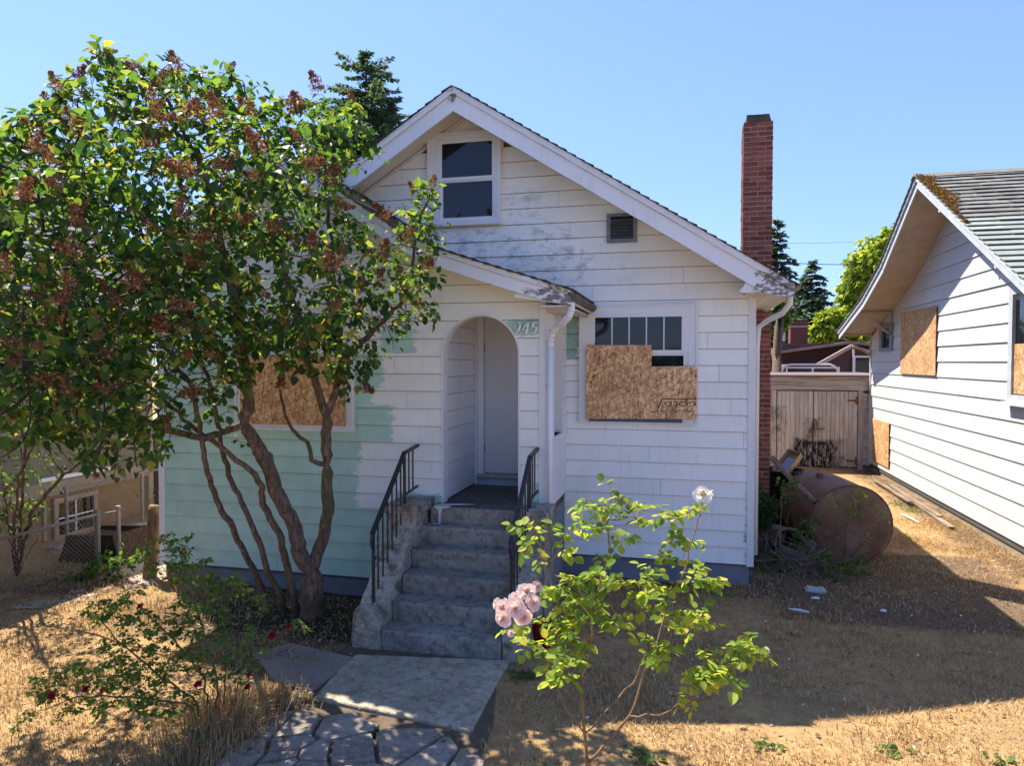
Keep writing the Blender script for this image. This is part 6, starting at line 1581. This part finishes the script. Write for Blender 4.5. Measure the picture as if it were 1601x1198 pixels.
# ============================================================ BACKGROUND RIGHT
bh_ = thing('brown_house', (5, 30, 0), 'brown sided house with low pitched roof and brick chimney behind the garage', 'house')
M_brown = simple('brown_siding', (.10, .055, .045), .85, .12, 3, .2, 40, ovar=.06)
core(bh_, 'Y', 30, 30.2, 0, 3.55, [], lambda z: [(3.6, 9.5)], M_brown)
siding(bh_, 'Y', 30, -1, 1.9, 3.5, .13, [], lambda z: [(3.6, 6.2)], M_brown)
m = MB(); m.prism([(3.1, 3.18), (6.2, 3.62), (9.5, 3.1), (9.5, 3.0), (6.2, 3.52), (3.1, 3.08)], 'Y', 29.4, 36); m.build('roof', simple('brown_fascia', (.25, .19, .17), .8), bh_)
m = MB(); m.prism([(4.1, 2.35), (5.95, 3.46), (6.0, 3.36), (4.3, 2.28)], 'Y', 28.4, 28.6); m.prism([(6.0, 3.46), (9, 2.3), (9, 2.2), (6.0, 3.36)], 'Y', 28.4, 28.6); m.build('rake_board', simple('beige_rake', (.45, .33, .27), .8), bh_)
core(bh_, 'Y', 28.62, 28.8, 0, 3.3, [2.3], lambda z: [(4.3 + max(0, z - 2.3) * 1.65, 8)], M_brown)
box('corner_board', 3.5, 3.62, 29.9, 29.99, 0, 3.2, M_trim, bh_); box('corner_board', 6.02, 6.08, 28.5, 28.61, 0, 3.3, M_trim, bh_)
w = box('window', 6.12, 6.60, 28.58, 28.61, 2.2, 3.0, M_glass, bh_); casing(w, 'Y', 28.61, -1, (6.06, 6.66, 2.1, 3.05), (6.12, 6.60, 2.18, 2.98), .06, M_trim)
bc_ = box('chimney', 4.18, 4.85, 31, 31.6, 3.2, 4.5, simple('dark_brick', (.13, .05, .04), .9, .25, 12, .6, 30), bh_); box('chimney_cap', 4.14, 4.89, 30.96, 31.64, 4.24, 4.30, M_mortar, bc_)
# camper shell over the garage roof line
cs = thing('camper', (3.6, 27.3, 0), 'maroon camper shell with white trim and sliding window behind the garage', 'camper')
def arc(x0, x1, z0, z1, r_): return [(x0, z0), (x0 + .22, z1 - r_), (x0 + .30, z1 - r_ * .4), (x0 + .48, z1), (x1 - .48, z1), (x1 - .30, z1 - r_ * .4), (x1 - .22, z1 - r_), (x1, z0)]
CYP = 27.2; ca = onY(1213, 590, CYP); cb = onY(1319, 590, CYP); ct = onY(1260, 570, CYP)
A_ = arc(ca.x, cb.x, 1.6, ct.z, .18)
m = MB(); m.prism(A_, 'Y', CYP, CYP + 2.4); m.build('shell', simple('maroon_panel', (.16, .06, .05), .5), cs)
m = MB(); m.tube([(x, CYP - .02, z) for x, z in A_], .035, 8); m.build('trim', M_trim, cs, True)
ww0, ww1 = onY(1231, 576, CYP), onY(1310, 576, CYP)
w = box('window', ww0.x, ww1.x, CYP - .03, CYP - .01, 1.9, ww0.z, M_glass, cs); casing(w, 'Y', CYP - .005, -1, (ww0.x - .05, ww1.x + .05, 1.85, ww0.z + .05), (ww0.x, ww1.x, 1.9, ww0.z), .05, M_trim)
m = MB(); xm = (ww0.x + ww1.x) / 2; m.box(xm - .03, xm + .03, CYP - .05, CYP - .031, 1.9, ww0.z); m.build('muntin', M_trim, w)

# ---- far trees
def conifer(name, base, H_, Rb_, label, seed, cols, dens=1.0, lean=0.0, needle=.16, droopy=.25, group=None):
    root = thing(name, base, label, 'tree', group); r = np.random.RandomState(seed); m = MB(); m.tube([base, Vector(base) + Vector((lean * .4, 0, H_ * .5)), Vector(base) + Vector((lean, 0, H_))], [H_ * .018, H_ * .010, .01], 7); m.build('trunk', M_bark2, root, True)
    V = []; nrm = []; D_ = []; S_ = []; mb = MB()
    z = H_ * .12
    while z < H_ * .985:
        q = 1 - z / H_; L = Rb_ * (q ** .8) * r.uniform(.65, 1.15) + .1; nb = 5 if z < H_ * .9 else 3
        for _ in range(nb):
            a = r.uniform(0, 6.28); Lb = L * r.uniform(.6, 1.1); o_ = Vector(base) + Vector((lean * z / H_, 0, z))
            dirv = Vector((math.cos(a), math.sin(a), r.uniform(-.1, .35) * (1 if q < .5 else .4)))
            tip_ = o_ + dirv * Lb - Vector((0, 0, droopy * Lb)); mid = o_ + dirv * Lb * .5; mb.tube([o_, mid, tip_], [.02 + Lb * .01, .012, .004], 3, False)
            nn = int(max(6, Lb / .07) * dens)
            for k in range(nn):
                t_ = r.uniform(.1, 1.05); p_ = o_.lerp(mid, t_ * 2) if t_ < .5 else mid.lerp(tip_, t_ * 2 - 1)
                sd = Vector((-math.sin(a), math.cos(a), 0)) * r.normal(0, .16) * Lb * (1.1 - t_) ; p_ = p_ + sd + Vector((0, 0, r.normal(0, .03)))
                V.append(p_[:]); dv = dirv * .8 + sd.normalized() * .8 if sd.length > 1e-4 else dirv; D_.append((dv.x + r.normal(0, .3), dv.y + r.normal(0, .3), dv.z - .25 + r.normal(0, .25))); S_.append(needle * r.uniform(.6, 1.5))
        z += H_ * (.022 if z < H_ * .6 or 'distant' in label else .010) * r.uniform(.6, 1.4)
    mb.build('branches', M_bark2, root)
    V, D_, S_ = np.array(V), np.array(D_), np.array(S_); n_ = len(V); nm = np.stack([r.normal(0, .5, n_), r.normal(0, .5, n_), np.ones(n_)], 1)
    v, f = place_leaves(V, D_, nm, S_, 'thin', seed); o = np_mesh('foliage', v, f, leaf_mat(name + 'needles%d' % seed, cols, [(0, (.10, .18, .08)), (1, (.24, .34, .12))], .35, .6), root); o['kind'] = 'stuff'
    return root
CC = [(0, (.035, .070, .045)), (.6, (.06, .115, .07)), (1, (.11, .16, .09))]
CB = [(0, (.03, .055, .05)), (.6, (.05, .085, .075)), (1, (.08, .12, .09))]
p_ = atD(563, 566, 24); conifer('conifer', (p_.x, p_.y, 0), 2.82 + (566 - 92) / 1110 * 24 + .2, 7.5, 'feathery conifer rising behind the left slope of the white gable', 1, CC, 8.0, .3, .12, .02)
p_ = atD(600, 566, 27); conifer('conifer', (p_.x, p_.y, 0), 2.82 + (566 - 165) / 1110 * 27, 6.0, 'lower conifer just right of the feathery one behind the gable', 9, CC, 4.5, .1, .17, .02)
p_ = atD(1213, 566, 52); conifer('conifer', (p_.x, p_.y, 0), 2.82 + (566 - 338) / 1110 * 52, 3.0, 'distant dark conifer directly right of the brick chimney', 2, CB, 3.0, 0, .32)
p_ = atD(1268, 566, 60); conifer('conifer', (p_.x, p_.y, 0), 2.82 + (566 - 408) / 1110 * 60, 4.3, 'distant dark conifer with a pointed top between the chimney and the yellow-green tree', 3, CB, 2.6, 0, .34)
p_ = atD(1238, 566, 66); conifer('conifer', (p_.x, p_.y, 0), 2.82 + (566 - 470) / 1110 * 66, 4.6, 'short wide dark conifer low between the two taller distant ones', 4, CB, 1.5, 0, .5)
def broad(name, label, base, blobs, n_, lsize, cols, trans, seed, tmix=.45):
    root = thing(name, base, label, 'tree'); r = np.random.RandomState(seed); B = np.array([b[:3] for b in blobs]); Rb_ = np.array([b[3] for b in blobs])
    c_ = r.choice(len(blobs), n_, p=Rb_ ** 2 / (Rb_ ** 2).sum()); d = r.normal(0, 1, (n_, 3)); d /= np.linalg.norm(d, axis=1, keepdims=True); rad = Rb_[c_] * r.uniform(.3, 1.0, n_) ** .5
    rad *= 1 + .25 * np.sin(d[:, 0] * 7 + c_) * np.sin(d[:, 2] * 9 + c_ * 2)
    V = B[c_] + d * rad[:, None]; D_ = d * .5 + r.normal(0, .4, (n_, 3)); D_[:, 2] -= .6; nm = d + r.normal(0, .6, (n_, 3)) + np.array([0, 0, .5])
    v, f = place_leaves(V, D_, nm, lsize * r.uniform(.6, 1.4, n_), 'lilac', seed); o = np_mesh('foliage', v, f, leaf_mat(name + '_leaf', cols, trans, tmix, .6), root); o['kind'] = 'stuff'
    m = MB(); b_ = Vector(base); top = Vector(B.mean(0)); m.tube([b_, b_.lerp(top, .5), top], [.25, .18, .08], 8)
    for b in blobs: m.tube([b_.lerp(top, .55), b_.lerp(top, .55).lerp(Vector(b[:3]), .6), Vector(b[:3])], [.09, .06, .02], 5)
    m.build('trunk', M_bark2, root, True); return root
def blob(u, v_, d, rpx): q_ = atD(u, v_, d); return (q_.x, q_.y, q_.z, rpx / 1110 * d)
p_ = atD(1350, 566, 38)
broad('willow_tree', 'bright yellow-green tree between the dark conifers and the neighbouring roof', (p_.x, p_.y, 0), [blob(1395, 375, 38, 22), blob(1370, 400, 38, 30), blob(1350, 420, 37, 28), blob(1385, 430, 38, 36), blob(1335, 455, 37, 24), blob(1362, 470, 38, 34), blob(1330, 490, 37, 26), blob(1300, 505, 36, 24), blob(1290, 525, 36, 26), blob(1320, 520, 36, 24), blob(1350, 515, 36, 28), blob(1345, 550, 35, 18), blob(1333, 555, 34, 14), blob(1385, 490, 38, 34), blob(1405, 460, 38, 34), blob(1275, 522, 36, 10), blob(1350, 575, 34, 12)],
      17000, .22, [(0, (.07, .13, .02)), (.5, (.13, .21, .03)), (1, (.22, .30, .05))], [(0, (.30, .42, .03)), (1, (.6, .65, .06))], 4, .5)
p_ = atD(1215, 566, 22)
broad('small_tree', 'loose green tree seen just right of the lower brick chimney', (p_.x, p_.y, 0), [blob(1212, 490, 26, 12), blob(1222, 500, 26, 12), blob(1210, 515, 26, 12), blob(1226, 480, 26, 8), blob(1205, 535, 26, 10), blob(1215, 475, 26, 8)], 1500, .16, [(0, (.05, .09, .02)), (1, (.12, .18, .04))], [(0, (.2, .3, .04)), (1, (.4, .5, .06))], 6)
# hedge mass low behind far right gap
M_far = leaf_mat('far_wood_leaf', [(0, (.035, .06, .045)), (1, (.06, .10, .06))], [(0, (.08, .14, .05)), (1, (.12, .2, .06))], .2, .7)
r = np.random.RandomState(77); n_ = 30000; xx = r.uniform(-60, 70, n_); zz = r.uniform(0, 1, n_) ** .7 * (7.0 + 1.5 * np.sin(xx * .5) + 1.2 * np.sin(xx * 1.3)) * .72; yy = 85 + r.normal(0, 2, n_)
v, f = place_leaves(np.stack([xx, yy, zz], 1), r.normal(0, 1, (n_, 3)), r.normal(0, 1, (n_, 3)) + np.array([0, -1, 1]), r.uniform(.5, 1.1, n_), 'lilac', 4)
o = np_mesh('distant_wood', v, f, M_far); tag(o, 'low distant belt of trees behind the houses', 'wood', kind='stuff')
r = np.random.RandomState(78); n_ = 9000; xx = r.uniform(-45, 45, n_); zz = r.uniform(0, 1, n_) ** .8 * (3.6 + .6 * np.sin(xx * .6)); yy = -27 + r.normal(0, 1, n_)
v, f = place_leaves(np.stack([xx, yy, zz], 1), r.normal(0, 1, (n_, 3)), r.normal(0, 1, (n_, 3)) + np.array([0, 1, 1]), r.uniform(.4, .8, n_), 'lilac', 4)
o = np_mesh('street_hedge', v, f, M_far); tag(o, 'hedge across the street behind the camera, mirrored in the window panes', 'hedge', kind='stuff')
# pole and wires
up = thing('utility_pole', (atD(1220, 566, 40).x, atD(1220, 566, 40).y, 0), 'slim wooden utility pole with grey transformer right of the chimney', 'pole')
pq = atD(1220, 500, 40); m = MB(); m.tube([(up.location.x, up.location.y, 0), (up.location.x, up.location.y, 4.9)], [.11, .08], 8); m.build('pole', simple('grey_pole', (.38, .34, .30), .9), up)
tq = atD(1225, 525, 39.8); m = MB(); m.tube([(tq.x, tq.y, tq.z - .3), (tq.x, tq.y, tq.z + .25)], .10, 10); m.tube([(tq.x, tq.y, tq.z + .25), (tq.x, tq.y, tq.z + .42)], .03, 6); m.build('transformer', simple('pale_transformer', (.5, .53, .56), .5), up)
M_wire = simple('wire', (.02, .02, .02), .6)
for k, (a_, b_, d_, rr) in enumerate((((1180, 408), (1440, 411), 30, .016), ((1190, 380), (1440, 370), 32, .006), ((1200, 474), (1440, 472), 34, .008))):
    p0 = atD(*a_, d_); p1 = atD(*b_, d_ + 3); m = MB(); m.tube([p0.lerp(p1, t_ / 12) - Vector((0, 0, .12 * math.sin(math.pi * t_ / 12))) for t_ in range(13)], rr, 5, False); o = m.build('power_line', M_wire)
    tag(o, ['thick black power cable crossing the sky right of the chimney', 'uppermost thin power wire right of the chimney', 'lowest thin power wire crossing the far trees'][k], 'wire', 'power lines behind the houses')

# ============================================================ small litter of the yard
M_paper = simple('white_scrap', (.62, .62, .60), .7, .08, 10)
rl = random.Random(8)
for (u, v_, w_, l_, lab) in ((1275, 928, .13, .24, 'grey-white stone lying on the grass right of the tank shrub'),):
    p_ = onZ(u, v_); m = MB(); o = box('stone', p_.x - l_ / 2, p_.x + l_ / 2, p_.y - .07, p_.y + .07, 0, .07, simple('pale_stone', (.42, .42, .40), .9, .15, 12), None, .025); rough_mesh(o.data, .04, .012, 9); tag(o, lab, 'stone')
for (u0, v0, u1, v1, lab) in ((1233, 957, 1265, 963, 'long white splinter on the shaded lawn below the pale stone'), (1268, 940, 1282, 941, 'short white chip on the lawn right beside the pale stone'), (1376, 960, 1386, 961, 'small white chip on the dark soil well right of the tank'), (1408, 806, 1436, 820, 'crumpled pale rag on the sunlit strip behind the tank')):
    a = onZ(u0, v0); b = onZ(u1, v1); d = b - a; n2_ = Vector((-d.y, d.x, 0)).normalized() * .022; m = MB()
    m.add([a - n2_ * .3 + Vector((0, 0, .03)), a.lerp(b, .5) - n2_ + Vector((0, 0, .035)), b - n2_ * .4 + Vector((0, 0, .03)), b + n2_ * .4 + Vector((0, 0, .045)), a.lerp(b, .5) + n2_ + Vector((0, 0, .05)), a + n2_ * .3 + Vector((0, 0, .04)), a.lerp(b, .5) + Vector((0, 0, .015))], [(0, 1, 4, 5), (1, 2, 3, 4), (0, 6, 1), (1, 6, 2), (3, 6, 4), (4, 6, 5)])
    tag(m.build('paper_scrap', M_paper), lab, 'scrap')
m = MB()
for k in range(90):
    x = rl.uniform(-1.2, 4.4); y = rl.uniform(4.3, 9); s_ = rl.uniform(.006, .02)
    if x < -1.2 + .2: continue
    a = rl.uniform(0, 3); c_, q_ = math.cos(a) * s_, math.sin(a) * s_; z = .03
    m.add([(x - c_, y - q_, z), (x + q_ * .6, y - c_ * .6, z + .004), (x + c_, y + q_, z + .008), (x - q_ * .6, y + c_ * .6, z + .012), (x, y, z - .01)], [(0, 1, 2, 3), (0, 4, 1), (1, 4, 2), (2, 4, 3), (3, 4, 0)])
o = m.build('pale_chips', M_paper); tag(o, 'tiny white chips and petals scattered over the lawn', 'litter', kind='stuff')
# red plastic thing glimpsed behind the pink rose
rp = onZ(850, 1010); 
o = lathe([(.0, .0), (.085, .0), (.10, .24), (.105, .25), (.09, .25), (.08, .02), (0, .02)], 20, rp.x - .02, rp.y, simple('red_plastic', (.35, .012, .015), .4), 'plant_pot'); tag(o, 'red plastic pot on the lawn behind the pink blooms', 'pot')
# green sprouts in the soil and lawn
def sprouts(pts, seed):
    r = np.random.RandomState(seed); V = []; F = []; n0 = 0
    for (x, y, rad, n_) in pts:
        p_ = np.stack([r.normal(x, rad, n_), r.normal(y, rad, n_), np.full(n_, .015)], 1); d = np.stack([r.normal(0, 1, n_), r.normal(0, 1, n_), r.uniform(.1, .7, n_)], 1)
        v, f = place_leaves(p_, d, np.tile([0, 0, 1.0], (n_, 1)) + r.normal(0, .3, (n_, 3)), r.uniform(.025, .06, n_), 'rose', seed); V.append(v); F.append(f + n0); n0 += len(v)
    return np.concatenate(V), np.concatenate(F)
sp_ = []
for (u, v_, r_, n_) in ((820, 1060, .06, 60), (1010, 1190, .05, 40), (1330, 895, .12, 160), (1300, 905, .1, 120), (1240, 915, .07, 60), (1400, 1180, .05, 30), (1200, 1170, .05, 30), (1440, 800, .2, 120), (1400, 790, .2, 90), (1560, 1190, .04, 20), (700, 1165, .03, 25), (590, 1150, .03, 25)):
    p_ = onZ(u, v_); sp_.append((p_.x, p_.y, r_, n_))
v, f = sprouts(sp_, 3); o = np_mesh('green_sprouts', v, f, leaf_mat('sprout_leaf', [(0, (.05, .09, .03)), (1, (.12, .17, .05))], [(0, (.2, .3, .05)), (1, (.3, .4, .06))], .3, .6)); tag(o, 'small green weeds sprouting in the dry yard', 'weeds', kind='stuff')
print('objects', len(bpy.data.objects))
